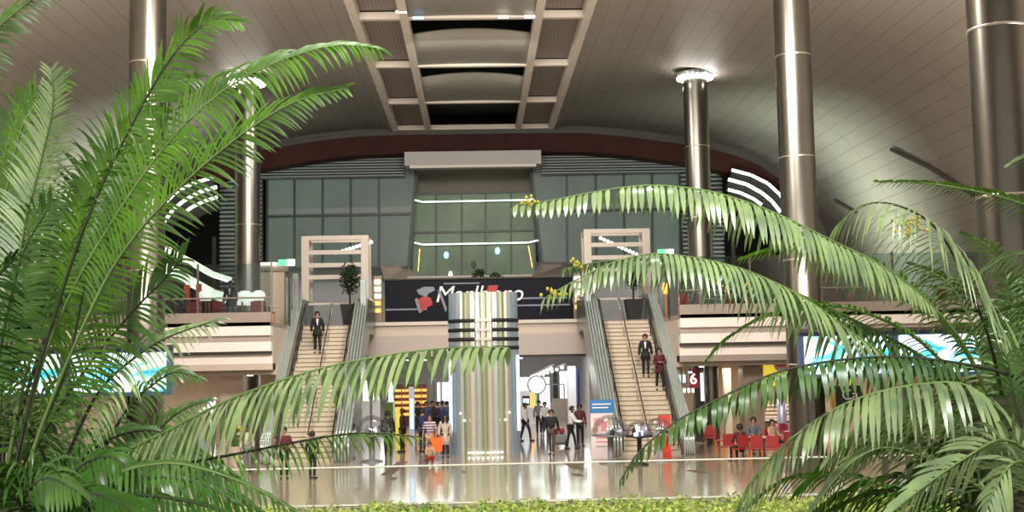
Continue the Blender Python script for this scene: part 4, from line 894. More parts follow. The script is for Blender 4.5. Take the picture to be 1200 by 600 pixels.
    hc = Vector(J['head'])*s
    if hair == 'scarf':
        MB().lathe(hc+Vector((0, .015, 0)), [(.17*s, -.24*s), (.13*s, -.12*s), (.122*s, 0), (.11*s, .07*s), (.06*s, .125*s), (.005, .135*s)], 16, a0=R(-78), a1=R(258)).build('headscarf', 'cloth_black', t, True)
    else:
        MB().lathe(hc+Vector((0, .016, .008)), [(.112*s, -.07*s), (.118*s, 0), (.11*s, .05*s), (.075*s, .1*s), (.005, .125*s)], 14, a0=R(-25), a1=R(205)).build('hair', 'hair_black', t, True)
        MB().lathe(hc+Vector((0, .0, .01)), [(.109*s, .035*s), (.1*s, .07*s), (.06*s, .108*s), (.005, .12*s)], 14).build('hair_top', 'hair_black', t, True)
        if hair == 'tied': MB().ball(hc+Vector((.03, .08, .09)), .05*s, 8).build('hair_bun', 'hair_black', t, True)
    MB().ball(hc+Vector((-.033*s, -.098*s, .0)), .012*s, 6).ball(hc+Vector((.033*s, -.098*s, .0)), .012*s, 6).build('eyes', 'hair_black', t)
    MB().ball(hc+Vector((0, -.106*s, -.028*s)), .015*s, 6, sz=1.6).build('nose', skin, t, True)
    MB().box(hc.x-.024*s, hc.x+.024*s, hc.y-.098*s, hc.y-.085*s, hc.z-.064*s, hc.z-.056*s).build('mouth', 'cloth_wine', t)
    if coat and top == 'cloth_black':
        MB().prism([(-.05*s, (lean-.155)*s, (cz+.14)*s), (.05*s, (lean-.155)*s, (cz+.14)*s), (.012*s, (-.165+lean*.6)*s, (cz-.14)*s), (-.012*s, (-.165+lean*.6)*s, (cz-.14)*s)], (0, -.02, 0)).build('shirt_front', 'cloth_white', t)
    t.location = (g.x, g.y, g.z); t.rotation_euler = (0, 0, rz)
    return t
sy = lambda y: math.floor((y-46)/(8/30)+1)*.18
def stairp(u, Y): return (at(u, 400, Y).x, Y, sy(Y))
person(0, 0, 1.78, R(8), 'man in a black suit and white shirt walking down the left stairs', 'cloth_black', 'cloth_black', 'stairs', 'skin', coat=True, xyz=stairp(372, 52.05), seed=1)
person(0, 0, 1.76, R(-8), 'person in a dark coat with pale shirt front on the right stairs, left of two', 'cloth_black', 'cloth_black', 'stairs', 'skin', coat=True, xyz=stairp(756, 50.1), seed=2)
person(0, 0, 1.7, R(10), 'person in a dark wine-red jacket on the right stairs, right of two', 'cloth_wine', 'cloth_black', 'stairs', 'skin', coat=True, xyz=stairp(772, 49.4), hold='bent', seed=3)
person(333, 561, 1.64, R(12), 'woman with tied dark hair, wine-coloured top and dark trousers at the left', 'cloth_wine', 'cloth_black', 'stand', 'skin', hair='tied', sleeves=False, hold='bent', seed=4)
person(366, 561, 1.5, R(160), 'person dressed in black seen from behind, right of the woman in the wine-coloured top', 'cloth_black', 'cloth_black', 'stand', 'skin', seed=5)
person(289, 553, 1.6, R(30), 'person in a pale top behind the yellow flowers', 'cloth_cream', 'cloth_grey', 'stand', 'skin_dark', seed=6)
person(647, 533, 1.72, R(-15), 'man in dark jacket and brown trousers striding, right of the tower', 'cloth_black', 'trouser_brown', 'walk', 'skin', seed=7)
person(616, 517, 1.7, R(60), 'man in a white shirt and dark trousers walking behind, just right of the tower', 'cloth_white', 'cloth_black', 'walk', 'skin_dark', seed=8)
person(669, 526, 1.72, R(80), 'man in a white shirt bending over a trolley, right of the striding man', 'cloth_white', 'cloth_black', 'push', 'skin_dark', seed=9)
person(680, 523, 1.75, R(10), 'person in a wine-red top behind the man with the trolley', 'cloth_wine', 'cloth_black', 'stand', 'skin_dark', seed=10)
person(632, 510, 1.66, R(0), 'far person in grey between the two white-shirted men', 'cloth_grey', 'cloth_black', 'stand', 'skin', seed=11)
person(639, 511, 1.6, R(20), 'far person in a white top directly behind the striding man', 'cloth_white', 'cloth_navy', 'stand', 'skin', seed=12)
person(522, 536, 1.62, R(5), 'woman in a cream tunic and black headscarf just left of the tower', 'cloth_cream', 'cloth_black', 'stand', 'skin', hair='scarf', skirt=True, seed=13)
person(504, 540, 1.72, R(-10), 'man in a striped shirt and tan shorts beside the woman in the headscarf', 'cloth_striped', 'cloth_tan', 'stand', 'skin', sleeves=False, seed=14)
ob = thing('shopping_bag', ground(512, 541), 'bright orange bag carried between the striped shirt and the cream tunic', 'bag'); p = wloc(ob)+Vector((0, 0, .38)); ob.location = p
MB().prism([(p.x-.2, p.y-.08, p.z), (p.x+.2, p.y-.08, p.z), (p.x+.24, p.y-.08, p.z+.5), (p.x-.24, p.y-.08, p.z+.5)], (0, .16, 0)).build('bag_body', 'orange_bag', ob); MB().tube([(p.x-.1, p.y, p.z+.5), (p.x-.08, p.y, p.z+.68), (p.x+.08, p.y, p.z+.68), (p.x+.1, p.y, p.z+.5)], .012, 6).build('handle', 'orange_bag', ob)
person(503, 545, 1.15, R(20), 'small child in a tan top crouching in front of the striped shirt', 'cloth_tan', 'cloth_red', 'crouch', 'skin', hair='short', seed=15)
person(495, 530, 1.75, R(150), 'person in navy seen from behind, left of the striped shirt', 'cloth_navy', 'cloth_navy', 'stand', 'skin', seed=16)
person(472, 530, 1.75, R(-100), 'person in black beside the glowing pylon', 'cloth_black', 'cloth_black', 'stand', 'skin_dark', seed=17)
person(455, 534, 1.74, R(180), 'person in black standing in front of the dark green panel', 'cloth_black', 'cloth_black', 'stand', 'skin_dark', seed=18)
for k, (u, v, tp, d) in enumerate(((500, 512, 'cloth_denim', 'denim blue'), (507, 511, 'cloth_wine', 'dark red'), (514, 513, 'cloth_navy', 'navy'), (519, 511, 'cloth_grey', 'grey'), (524, 512, 'cloth_denim', 'pale denim'), (490, 512, 'cloth_black', 'black'))):
    person(u, v, 1.7, R(40*k), 'far passer-by in %s in the crowd left of the tower, %s from the left' % (d, ('second', 'third', 'fourth', 'fifth', 'last', 'first')[k]), tp, 'cloth_black', 'walk', 'skin', seed=20+k)
# luggage trolley
t = thing('luggage_trolley', ground(656, 524), 'loaded luggage trolley in front of the bending man', 'trolley'); p = wloc(t)
MB().box(p.x-.35, p.x+.35, p.y-.3, p.y+.3, .12, .18).build('deck', 'steel', t)
for x in (-.3, .3): MB().tube([(p.x+x, p.y-.25, 0.01), (p.x+x, p.y-.25, .14)], .05, 10).build('wheel', 'black_matt', t)
MB().tube([(p.x+.35, p.y-.28, .15), (p.x+.42, p.y-.28, 1.0), (p.x+.42, p.y+.28, 1.0), (p.x+.35, p.y+.28, .15)], .02, 8).build('handle', 'steel', t)
o = MB().box(p.x-.32, p.x+.25, p.y-.26, p.y+.26, .18, .55).build('suitcase', 'plastic_grey', bevel=.04, origin=(p.x, p.y, .18)); tag(o, 'dark grey suitcase lying on the trolley', 'suitcase')
o = MB().box(p.x-.28, p.x+.2, p.y-.22, p.y+.22, .56, .8).build('travel_bag', 'maroon', bevel=.06, origin=(p.x, p.y, .56)); tag(o, 'dark red bag on top of the trolley suitcase', 'bag')
# ---- food court furniture and diners on the ground floor, right
gF = 'red chairs in the food court'
fc = ((805, 528, 0), (853, 538, 3.2), (886, 541, 3.1), (906, 541, 2.9), (846, 530, 1.2), (922, 536, -1), (944, 530, 2.4), (832, 526, 0), (960, 532, .5))
for k, (u, v, rz) in enumerate(fc):
    p = ground(u, v); place(0, p.x, p.y, 0, rz, 'red chair with slim wooden legs in the ground-floor food court, %s from the left' % words[sorted(range(len(fc)), key=lambda i: fc[i][0]).index(k)], gF)
for k, (u, v) in enumerate(((871, 535.5), (896, 536), (932, 528))):
    p = ground(u, v); place(1, p.x, p.y, 0, 0, 'small round pale table in the ground-floor food court, %s from the left' % words[k], 'round tables in the food court')
for (u, v, rz, lb) in ((868, 541, 200, 'red chair of the diner who faces away in the food court'), (884, 531, 5, 'red chair of the diner in the checked shirt'), (906, 531.5, 25, 'red chair of the diner in the tan top')):
    p = ground(u, v); place(0, p.x, p.y, 0, R(rz), lb, gF)
place(0, at(215, 370, 49.9).x, 49.95, 5.4, 0, 'red chair of the seated person in navy on the left gallery', gL)
person(868, 541, 1.7, R(200), 'diner in dark clothes seated at the left food court table, facing away', 'cloth_wine', 'cloth_black', 'sit', 'skin_dark', seed=30)
person(884, 531, 1.75, R(0), 'diner in a dark checked shirt seated behind the food court table', 'cloth_plaid', 'cloth_black', 'sit', 'skin', seed=31)
person(906, 531.5, 1.65, R(30), 'dark-haired diner in a tan top seated right of the checked shirt', 'cloth_tan', 'cloth_black', 'sit', 'skin', hair='tied', seed=32)
person(0, 0, 1.72, R(0), 'waiter in black and white standing on the left gallery by the handrail', 'cloth_black', 'cloth_black', 'stand', 'skin_dark', coat=True, xyz=(at(270, 370, 49.3).x, 49.3, 5.4), seed=33)
person(0, 0, 1.7, R(0), 'person in navy seated on the left gallery behind the near column', 'cloth_navy', 'cloth_navy', 'sit', 'skin', xyz=(at(215, 370, 49.9).x, 49.9, 5.4), seed=34)
# ================================================================== THE PLANTER AND THE PALMS
PZ = 2.6
pm = MB(); pm.box(-7, 7, 1.6, 8.93, 0, PZ-.12)
struct('planter_wall', pm, 'fascia_taupe', 'raised planter box in the foreground filled with palms and ground cover', 'planter')
o = MB().box(-6.9, 6.9, 1.7, 8.7, PZ-.12, PZ).build('soil_bed', 'soil'); tag(o, 'dark soil filling the raised planter', 'soil', None, 'stuff')
# kerb line and glass rail
gr = thing('glass_rail', (0, 9.0, PZ-.12), 'low clear glass rail with slim white top and bottom rails behind the hedge', 'railing')
zt_ = at(557, 544.5, 9.0).z; zb_ = at(557, 588, 9.0).z
MB().tube([(-8, 9, zt_), (8, 9, zt_)], .0065, 8).build('top_rail', 'ledge_pale', gr)
MB().box(-8, 8, 8.98, 9.02, zb_-.008, zb_+.003).build('bottom_rail', 'ledge_pale', gr)
for k in range(8): MB().box(-8+2*k+.01, -8+2*k+1.99, 8.995, 9.005, zb_, zt_).build('glass_panel', 'rail_glass', gr)
struct('planter_kerb', MB().box(-8, 8, 8.96, 9.06, 0, zb_-.012), 'fascia_taupe', 'narrow stone kerb carrying the glass rail', 'kerb')
# ground cover: dense small leaves
rnd = random.Random(11); mb = MB(); mb2 = MB()
for k in range(30000):
    x = rnd.uniform(-5.5, 5.5); y = rnd.uniform(8.0, 8.96)
    top = zb_-.015+(y-8.7)*.01+.05*math.sin(x*5+y*3)*.4
    top = zb_+.005+.012*math.sin(x*7)+.012*math.sin(x*17+1)
    z = top-rnd.random()**1.6*.12; a = rnd.uniform(0, 6.28); l = rnd.uniform(.02, .045); d = Vector((math.cos(a)*l, math.sin(a)*l, rnd.uniform(-.2, .9)*l)); s = Vector((-math.sin(a), math.cos(a), rnd.uniform(-.5, .5)))*l*.32; p = Vector((x, y, z))
    (mb if k % 5 else mb2).add([p, p+d*.5+s, p+d, p+d*.5-s], [(0, 1, 2, 3)])
tag(mb.build('grass', 'leaf_lime'), 'light yellow-green ground cover along the rear edge of the planter', 'ground cover', None, 'stuff')
tag(mb2.build('grass', 'leaf_bright'), 'fresh green leaves mixed through the ground cover of the planter', 'ground cover', None, 'stuff')
hm = MB(); hm.box(-5.6, 5.6, 5.4, 8.9, PZ-.0, zb_-.035)
tag(hm.build('hedge_base', 'leaf_lime'), 'dense green mass under the ground cover leaves', 'ground cover', None, 'stuff')
def catmull(pts, n):
    P = [pts[0]]+list(pts)+[pts[-1]]; out = []
    for i in range(len(pts)-1):
        p0, p1, p2, p3 = P[i:i+4]
        for k in range(12):
            t = k/12; out.append(.5*((2*p1)+(-p0+p2)*t+(2*p0-5*p1+4*p2-p3)*t*t+(-p0+3*p1-3*p2+p3)*t**3))
    out.append(pts[-1]); L = [0]
    for a, b_ in zip(out, out[1:]): L.append(L[-1]+(b_-a).length)
    res = []; j = 0
    for k in range(n):
        s = L[-1]*k/(n-1)
        while j < len(L)-2 and L[j+1] < s: j += 1
        f = (s-L[j])/max(1e-9, L[j+1]-L[j]); res.append(out[j].lerp(out[j+1], min(1, f)))
    return res, L[-1]
def frond(parent, px, Yb, Yt, a=50, l=60, droop=.8, m='leaf_mid', gap=7.0, w=1.0, start=.1, rm='rachis_green', tipfade=.45, sweep=(38, 62), seed=0, bend=0):
    """px: pixel points base -> tip; a: roll of the leaf plane about the midrib; l: leaflet length in px of the photo."""
    if droop >= 2 and sweep[0] == 38: sweep = (8, 34)
    rnd = random.Random(seed+int(px[0][0]*3+px[-1][0]*7+px[-1][1])); n = len(px)
    cum = [0]
    for p, q in zip(px, px[1:]): cum.append(cum[-1]+math.dist(p, q))
    pts = []
    for (u, v), c in zip(px, cum):
        f = c/cum[-1]; Y = Yb+(Yt-Yb)*f+bend*math.sin(math.pi*f); pts.append(at(u, v, Y))
    gap = gap*.85; N = max(24, int(cum[-1]/gap)); sp_, _ = catmull(pts, N)
    lm = MB(); V = lm.v; F = lm.f
    Yav = (Yb+Yt)/2; fr = []
    ca, sa = math.cos(R(a)), math.sin(R(a)); prevS = None
    for i, P in enumerate(sp_):
        T = (sp_[min(i+1, N-1)]-sp_[max(i-1, 0)]).normalized(); view = (P-EYE).normalized(); D = (view-T*view.dot(T)).normalized(); Q = T.cross(view).normalized()
        S = (Q*ca+D*sa).normalized(); Nn = S.cross(T)
        if Nn.z < 0: Nn = -Nn
        t = i/(N-1); fr.append((P, T, S, Nn, t))
    for (P, T, S, Nn, t) in fr:
        if t < start: continue
        q = (t-start)/(1-start); up = min(1, .35+q*3.2)
        prof = up*(1 if q < tipfade else 1-(1-.33)*((q-tipfade)/(1-tipfade))**1.4)
        pxs = P.y/FPX
        for sd in (-1, 1):
            if rnd.random() < .015: continue
            L = l*pxs*prof*rnd.uniform(.9, 1.06)
            phi = R(sweep[0]+(sweep[1]-sweep[0])*(q**1.5)+rnd.uniform(-4, 4))
            d = (S*sd*math.cos(phi)+T*math.sin(phi)+Nn*.22).normalized()
            K = 5; p = P+T*(rnd.uniform(-.2, .2)*gap*pxs); row = []
            ww = gap*pxs*.72*w*rnd.uniform(.85, 1.1); dr = droop*rnd.uniform(.8, 1.2)
            W = (T-d*T.dot(d)).normalized()
            for k in range(K+1):
                tt = k/K; wk = ww*(.55, 1, 1, .9, .62, .04)[k]*.5
                dd = d
                if k: dd = (d+Vector((0, 0, -1))*dr*tt**.8*1.4).normalized(); p = p+dd*(L/K)
                W2 = (W-dd*W.dot(dd)).normalized(); row.append((p-W2*wk, p+W2*wk))
            b_ = len(V)
            for r_ in row: V.append(tuple(r_[0])); V.append(tuple(r_[1]))
            for k in range(K): F.append((b_+2*k, b_+2*k+1, b_+2*k+3, b_+2*k+2))
    lm.mi = [0]*len(F)
    o = lm.build('frond', m, parent, True)
    rw = MB(); k = max(1, N//26); idx = list(range(0, N, k))
    if idx[-1] != N-1: idx.append(N-1)
    rw.tube([sp_[i]-Vector((0, 0, .001)) for i in idx], [(.0085*(1-.72*i/(N-1)))*Yav/4.2 for i in idx], 6); rw.build('midrib', rm, o, True)
    return o
def cycad(name, u, v, Y, label):
    c = at(u, v, Y); t = thing(name, (c.x, c.y, PZ), label, 'palm')
    zt = max(c.z, PZ+.25); MB().lathe((c.x, c.y, PZ), [(.17, 0), (.2, .1), (.16, max(.15, (zt-PZ)*.7)), (.19, zt-PZ), (.05, zt-PZ+.12)], 14).build('trunk', 'trunk_brown', t)
    return t
L1 = cycad('cycad', 5, 600, 4.2, 'big cycad palm at the far left with upright arching fronds')
FL1 = [
 ([(8, 600), (35, 470), (70, 350), (105, 250), (150, 155), (195, 75), (232, 34), (252, 22), (278, 24)], 4.2, 3.9, 30, 66, .55, 'leaf_bright', 7, .9, 'rachis_dark'),
 ([(10, 600), (45, 440), (85, 340), (125, 270), (175, 195), (230, 132), (290, 88), (360, 60), (405, 52), (440, 56)], 4.3, 3.7, 50, 80, .9, 'leaf_bright', 7, .9, 'rachis_green'),
 ([(14, 600), (60, 470), (115, 345), (150, 287), (190, 240), (240, 192), (300, 145), (350, 117), (402, 104)], 4.1, 3.5, 22, 56, .5, 'leaf_bright', 8, .8, 'rachis_green'),
 ([(0, 600), (30, 440), (75, 310), (118, 212), (155, 148), (190, 102), (228, 92)], 4.5, 4.3, 35, 62, .5, 'leaf_mid', 7, .9, 'rachis_green'),
 ([(-10, 600), (5, 420), (28, 270), (50, 180), (62, 122), (60, 84)], 4.5, 4.2, 12, 52, .35, 'leaf_pale', 6.5, .9, 'rachis_green'),
 ([(-30, 560), (-60, 330), (-50, 130), (-12, 45), (30, 5), (75, -30)], 4.0, 3.6, 25, 60, .6, 'leaf_mid', 7, .9, 'rachis_green'),
 ([(-20, 600), (-22, 430), (-5, 290), (15, 190), (35, 130), (75, 95)], 4.6, 4.4, 40, 66, .5, 'leaf_bright', 7, .9, 'rachis_green'),
 ([(0, 600), (20, 500), (55, 390), (95, 310), (125, 230), (165, 190), (215, 160)], 4.7, 4.6, 40, 75, .6, 'leaf_bright', 7, .9, 'rachis_dark'),
 ([(5, 600), (55, 500), (110, 420), (160, 360), (190, 330), (215, 300)], 4.5, 4.3, 35, 70, .6, 'leaf_mid', 7, .9, 'rachis_dark'),
 ([(-10, 600), (-10, 480), (10, 360), (30, 290), (60, 240)], 4.4, 4.3, 30, 75, .6, 'leaf_mid', 7, .9, 'rachis_dark'),
 ([(0, 600), (10, 470), (35, 350), (75, 260), (120, 230)], 4.8, 4.8, 40, 78, .7, 'leaf_mid', 7, .9, 'rachis_dark'),
 ([(0, 600), (0, 480), (20, 380), (50, 330), (90, 320)], 4.7, 4.7, 50, 70, .9, 'leaf_bright', 7, .9, 'rachis_dark'),
 ([(-10, 600), (-30, 400), (-15, 260), (15, 150), (40, 110)], 4.8, 4.8, 30, 60, .5, 'leaf_mid', 7, .9, 'rachis_green'),
 ([(5, 600), (40, 520), (75, 440), (90, 380), (100, 330)], 4.3, 4.2, 30, 65, .5, 'leaf_bright', 7, .9, 'rachis_dark'),
 ([(0, 600), (-20, 500), (-30, 420), (-20, 350), (20, 300)], 4.3, 4.0, 35, 70, .8, 'leaf_deep', 7, .9, 'rachis_dark'),
]
for k, (px, yb, yt, a, l, dr, m, gap, w_, rm) in enumerate(FL1): frond(L1, px, yb, yt, a, l*1.05, dr, m, gap*.95, w_, start=.40 if px[0][1] > 590 else .1, rm=rm, seed=k)
L2 = cycad('cycad', 95, 590, 4.6, 'second cycad palm at the lower left with long low fronds reaching over the floor')
FL2 = [
 ([(95, 590), (130, 540), (200, 503), (250, 477), (300, 456), (370, 433), (420, 422), (480, 412), (540, 407), (594, 407)], 4.5, 3.9, 72, 88, 2.0, 'leaf_pale', 11, 1.1, 'rachis_green'),
 ([(105, 590), (160, 562), (220, 543), (280, 531), (330, 521), (380, 512), (430, 507), (484, 511)], 4.4, 4.2, 60, 56, 1.3, 'leaf_bright', 9, .6, 'rachis_dark'),
 ([(95, 590), (130, 558), (190, 543), (240, 550), (300, 572), (352, 602)], 4.2, 3.8, 62, 48, .9, 'leaf_mid', 9, .8, 'rachis_green'),
 ([(60, 590), (85, 520), (115, 460), (150, 425), (195, 396), (247, 377)], 4.5, 4.2, 55, 80, .75, 'leaf_pale', 6.5, .6, 'rachis_dark'),
 ([(90, 590), (120, 530), (150, 478), (180, 450), (205, 436), (232, 442)], 4.7, 4.6, 45, 45, .8, 'leaf_mid', 7, .8, 'rachis_dark'),
 ([(60, 590), (50, 530), (20, 490), (-30, 470)], 4.4, 4.1, 60, 60, .9, 'leaf_mid', 7.5, .8, 'rachis_dark'),
 ([(95, 590), (60, 565), (10, 545), (-40, 545)], 4.1, 3.8, 60, 60, 1, 'leaf_deep', 8, .9, 'rachis_dark'),
 ([(95, 590), (160, 580), (240, 592), (300, 615)], 4.1, 3.8, 60, 55, 1, 'leaf_deep', 8, .9, 'rachis_dark'),
 ([(95, 590), (150, 550), (190, 500), (215, 480), (240, 470)], 4.6, 4.5, 50, 55, .9, 'leaf_mid', 7.5, .8, 'rachis_dark'),
 ([(70, 590), (30, 540), (0, 480), (-20, 420)], 4.6, 4.5, 40, 60, .7, 'leaf_mid', 7.5, .8, 'rachis_dark'),
 ([(80, 600), (120, 590), (170, 560), (230, 565), (270, 585)], 4.3, 4.2, 50, 60, .8, 'leaf_deep', 8, .9, 'rachis_dark'),
 ([(95, 590), (150, 555), (210, 550), (270, 575), (320, 610)], 4.9, 4.8, 55, 75, 1.1, 'leaf_deep', 8, 1.1, 'rachis_dark'),
 ([(95, 590), (120, 540), (170, 520), (230, 530), (280, 560)], 5.1, 5.1, 55, 70, 1.1, 'leaf_deep', 8, 1.1, 'rachis_dark'),
 ([(60, 600), (60, 545), (30, 505), (-20, 500)], 4.9, 4.8, 50, 75, 1, 'leaf_deep', 8, 1.1, 'rachis_dark'),
 ([(60, 600), (90, 550), (130, 535), (160, 560)], 4.3, 4.1, 50, 60, 1, 'leaf_deep', 8, 1.1, 'rachis_dark'),
 ([(40, 612), (20, 585), (-10, 575), (-50, 590)], 3.7, 3.5, 50, 75, 1, 'leaf_deep', 8, 1.2, 'rachis_dark'),
 ([(40, 625), (75, 585), (120, 580), (165, 605)], 3.8, 3.6, 50, 75, 1, 'leaf_deep', 8, 1.2, 'rachis_dark'),
 ([(20, 625), (30, 580), (55, 560), (90, 575)], 3.8, 3.6, 50, 75, 1, 'leaf_mid', 8, 1.2, 'rachis_dark'),
 ([(60, 605), (30, 560), (0, 555), (-40, 580)], 4.4, 4.2, 50, 70, 1, 'leaf_deep', 8, 1.1, 'rachis_dark'),
 ([(95, 600), (60, 540), (55, 490), (80, 460)], 5.2, 5.3, 45, 65, .9, 'leaf_deep', 8, 1.1, 'rachis_dark'),
 ([(60, 600), (45, 570), (20, 560), (-10, 580)], 4.0, 3.8, 50, 60, .9, 'leaf_deep', 8, .9, 'rachis_dark'),
 ([(80, 600), (95, 540), (140, 510), (185, 505), (225, 520)], 4.6, 4.5, 50, 60, .9, 'leaf_mid', 8, .9, 'rachis_dark'),
 ([(60, 600), (70, 530), (50, 470), (20, 430), (-10, 415)], 4.8, 4.8, 50, 55, .8, 'leaf_mid', 8, .8, 'rachis_dark'),
]
for k, (px, yb, yt, a, l, dr, m, gap, w_, rm) in enumerate(FL2): frond(L2, px, yb, yt, a, l, dr, m, gap, w_, rm=rm, seed=40+k, sweep=(-22, -12) if k == 0 else (38, 62))
R1 = cycad('cycad', 1175, 500, 4.7, 'cycad palm at the right whose long fronds arch over towards the centre')
FR1 = [
 ([(1170, 495), (1130, 405), (1080, 347), (1030, 310), (970, 280), (920, 255), (870, 235), (820, 222), (760, 217), (700, 224), (645, 235), (605, 240)], 4.7, 3.9, 74, 58, 2.6, 'leaf_pale', 8.8, 1.15, 'rachis_green'),
 ([(1165, 495), (1110, 455), (1050, 425), (990, 384), (940, 348), (880, 319), (830, 305), (770, 297), (725, 305), (682, 324), (640, 348)], 4.6, 3.8, 66, 68, 2.2, 'leaf_pale', 7.8, 1.05, 'rachis_green'),
 ([(1165, 495), (1140, 425), (1090, 362), (1040, 320), (980, 293), (925, 287), (872, 302)], 4.8, 4.5, 45, 36, .7, 'leaf_bright', 7, .8, 'rachis_green'),
 ([(1160, 495), (1085, 405), (1010, 365), (945, 358), (890, 374), (852, 397), (830, 420)], 4.7, 4.3, 55, 42, .8, 'leaf_bright', 7, .7, 'rachis_green'),
 ([(1180, 495), (1160, 400), (1128, 320), (1095, 265), (1050, 240), (1012, 240), (984, 262)], 4.9, 4.5, 62, 125, 1.5, 'leaf_pale', 6, .8, 'rachis_dark'),
 ([(1230, 500), (1195, 445), (1120, 425), (1040, 418), (960, 425), (900, 440), (840, 468), (790, 495), (748, 530), (728, 562)], 4.4, 3.8, 76, 52, 2.8, 'leaf_mid', 10, 1.1, 'rachis_dark'),
 ([(1175, 495), (1185, 400), (1180, 330), (1160, 290), (1130, 275)], 5.0, 4.9, 45, 50, .7, 'leaf_mid', 7, .8, 'rachis_green'),
 ([(1175, 495), (1190, 420), (1210, 350), (1240, 310)], 4.9, 4.8, 40, 60, .7, 'leaf_mid', 7, .8, 'rachis_green'),
 ([(1170, 495), (1100, 430), (1000, 375), (900, 330), (820, 308), (750, 303), (700, 307), (662, 315)], 4.8, 4.1, 70, 40, 2.2, 'leaf_mid', 8.5, .9, 'rachis_green'),
 ([(1175, 495), (1150, 420), (1135, 370), (1110, 330), (1070, 310)], 5.2, 5.2, 40, 48, .8, 'leaf_deep', 7, .8, 'rachis_green'),
 ([(1180, 495), (1170, 430), (1190, 370), (1180, 330)], 5.1, 5.2, 30, 55, .6, 'leaf_pale', 7, .8, 'rachis_green'),
]
for k, (px, yb, yt, a, l, dr, m, gap, w_, rm) in enumerate(FR1): frond(R1, px, yb, yt, a, l, dr, m, gap, w_, start=.24 if k < 6 else .15, rm=rm, seed=80+k)
R2 = cycad('cycad', 1215, 620, 3.9, 'cycad palm at the lower right corner with broad glossy fronds')
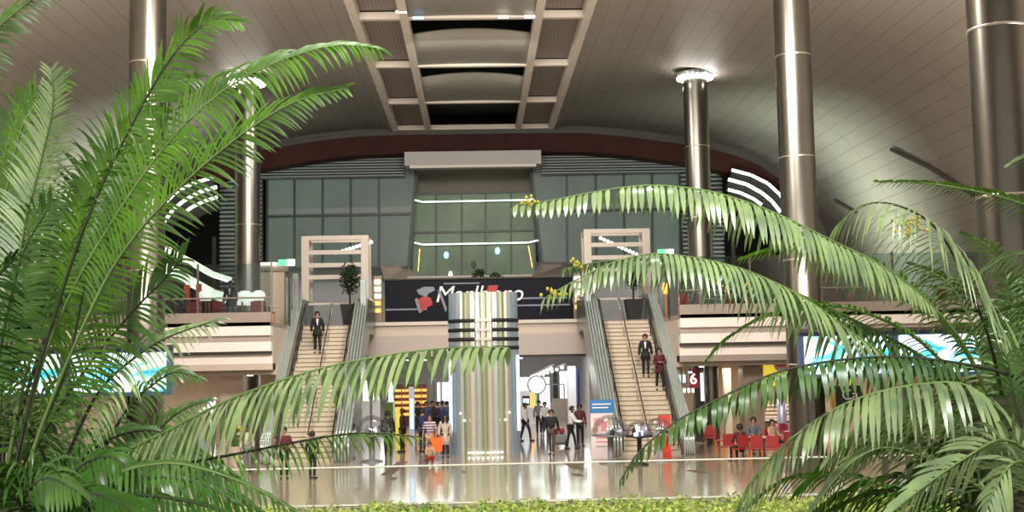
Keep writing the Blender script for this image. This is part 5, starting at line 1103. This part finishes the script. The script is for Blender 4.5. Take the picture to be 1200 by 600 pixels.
FR2 = [
 ([(1225, 620), (1200, 520), (1140, 455), (1080, 450), (1010, 465), (960, 490), (918, 522), (885, 560), (862, 606)], 4.0, 3.6, 62, 92, 2.0, 'leaf_pale', 9.5, 1.15, 'rachis_green'),
 ([(1225, 620), (1210, 540), (1175, 515), (1130, 537), (1080, 572), (1035, 608)], 3.8, 3.5, 35, 66, .55, 'leaf_pale', 9, .9, 'rachis_green'),
 ([(1225, 620), (1215, 570), (1195, 540), (1172, 560), (1150, 612)], 3.7, 3.4, 30, 66, .5, 'leaf_pale', 9, .9, 'rachis_green'),
 ([(1210, 620), (1130, 560), (1050, 525), (1000, 540), (955, 592)], 4.2, 4.0, 50, 62, .8, 'leaf_pale', 8.5, .9, 'rachis_green'),
 ([(1210, 620), (1150, 520), (1100, 490), (1050, 490), (1000, 510), (970, 540)], 4.4, 4.2, 50, 60, .8, 'leaf_pale', 8, .9, 'rachis_green'),
 ([(1210, 620), (1120, 590), (1050, 575), (990, 590), (950, 615)], 4.3, 4.1, 55, 62, .9, 'leaf_deep', 8.5, .9, 'rachis_dark'),
 ([(1210, 620), (1180, 530), (1150, 480), (1110, 440), (1060, 430)], 4.6, 4.6, 45, 55, .8, 'leaf_mid', 8, .9, 'rachis_dark'),
 ([(1215, 620), (1210, 540), (1190, 470), (1180, 420)], 4.3, 4.3, 35, 65, .6, 'leaf_mid', 8, .9, 'rachis_dark'),
 ([(1210, 620), (1100, 600), (1010, 560), (930, 560), (880, 590)], 4.5, 4.4, 55, 55, .9, 'leaf_bright', 8.5, .9, 'rachis_green'),
 ([(1210, 620), (1150, 540), (1080, 500), (1010, 510), (940, 570)], 5.0, 5.0, 55, 70, 1, 'leaf_deep', 8, 1.1, 'rachis_dark'),
 ([(1210, 620), (1170, 500), (1130, 470), (1070, 480), (1020, 530)], 5.2, 5.2, 50, 70, 1, 'leaf_mid', 8, 1.1, 'rachis_dark'),
 ([(1210, 620), (1120, 570), (1040, 560), (970, 590), (930, 630)], 4.8, 4.7, 55, 70, 1, 'leaf_deep', 8, 1.1, 'rachis_dark'),
 ([(1215, 620), (1200, 540), (1160, 510), (1110, 520), (1070, 560)], 5.0, 5.0, 50, 70, .9, 'leaf_deep', 8, 1.1, 'rachis_dark'),
 ([(1215, 620), (1200, 500), (1200, 430), (1180, 390)], 5.2, 5.2, 45, 70, .9, 'leaf_mid', 8, 1, 'rachis_dark'),
 ([(1210, 620), (1160, 570), (1100, 530), (1040, 510), (980, 560)], 4.7, 4.7, 55, 60, .8, 'leaf_deep', 8.5, .9, 'rachis_dark'),
]
for k, (px, yb, yt, a, l, dr, m, gap, w_, rm) in enumerate(FR2): frond(R2, px, yb, yt, a, l, dr, m, gap, w_, rm=rm, seed=120+k)
R3 = cycad('cycad', 1330, 430, 4.3, 'cycad palm beyond the right edge whose frond tips reach into view')
for k, (px, yb, yt, a, l, dr, m, gap, w_, rm) in enumerate([
 ([(1330, 430), (1290, 310), (1240, 258), (1190, 236), (1140, 223), (1080, 214), (1030, 213)], 4.4, 4.2, 45, 34, .6, 'leaf_bright', 7, .7, 'rachis_green'),
 ([(1330, 430), (1290, 280), (1250, 205), (1215, 180), (1185, 192)], 4.3, 4.2, 40, 34, .5, 'leaf_pale', 7, .8, 'rachis_green'),
 ([(1330, 430), (1270, 380), (1220, 360), (1170, 368), (1140, 390)], 4.6, 4.6, 45, 50, .8, 'leaf_mid', 7, .8, 'rachis_green'),
 ([(1330, 430), (1260, 330), (1220, 300), (1180, 300), (1150, 320)], 4.7, 4.7, 45, 50, .8, 'leaf_pale', 7, .8, 'rachis_green')]): frond(R3, px, yb, yt, a, l, dr, m, gap, w_, rm=rm, seed=160+k)
# yellow bud clusters and dry tips
rnd = random.Random(4)
for (u, v, Y, par, n, sp1) in ((1062, 266, 4.45, R1, 40, .04), (620, 239, 3.9, R1, 14, .02), (650, 343, 3.82, R1, 16, .02), (674, 312, 4.12, R1, 14, .018)):
    c = at(u, v, Y); m_ = MB()
    for k in range(n): m_.ball(c+Vector((rnd.gauss(0, sp1), rnd.gauss(0, .02), rnd.gauss(0, sp1*.5))), rnd.uniform(.003, .007), 6, sz=1.3)
    tag(m_.build('buds', 'yellow_bud', par, True), kind='stuff')
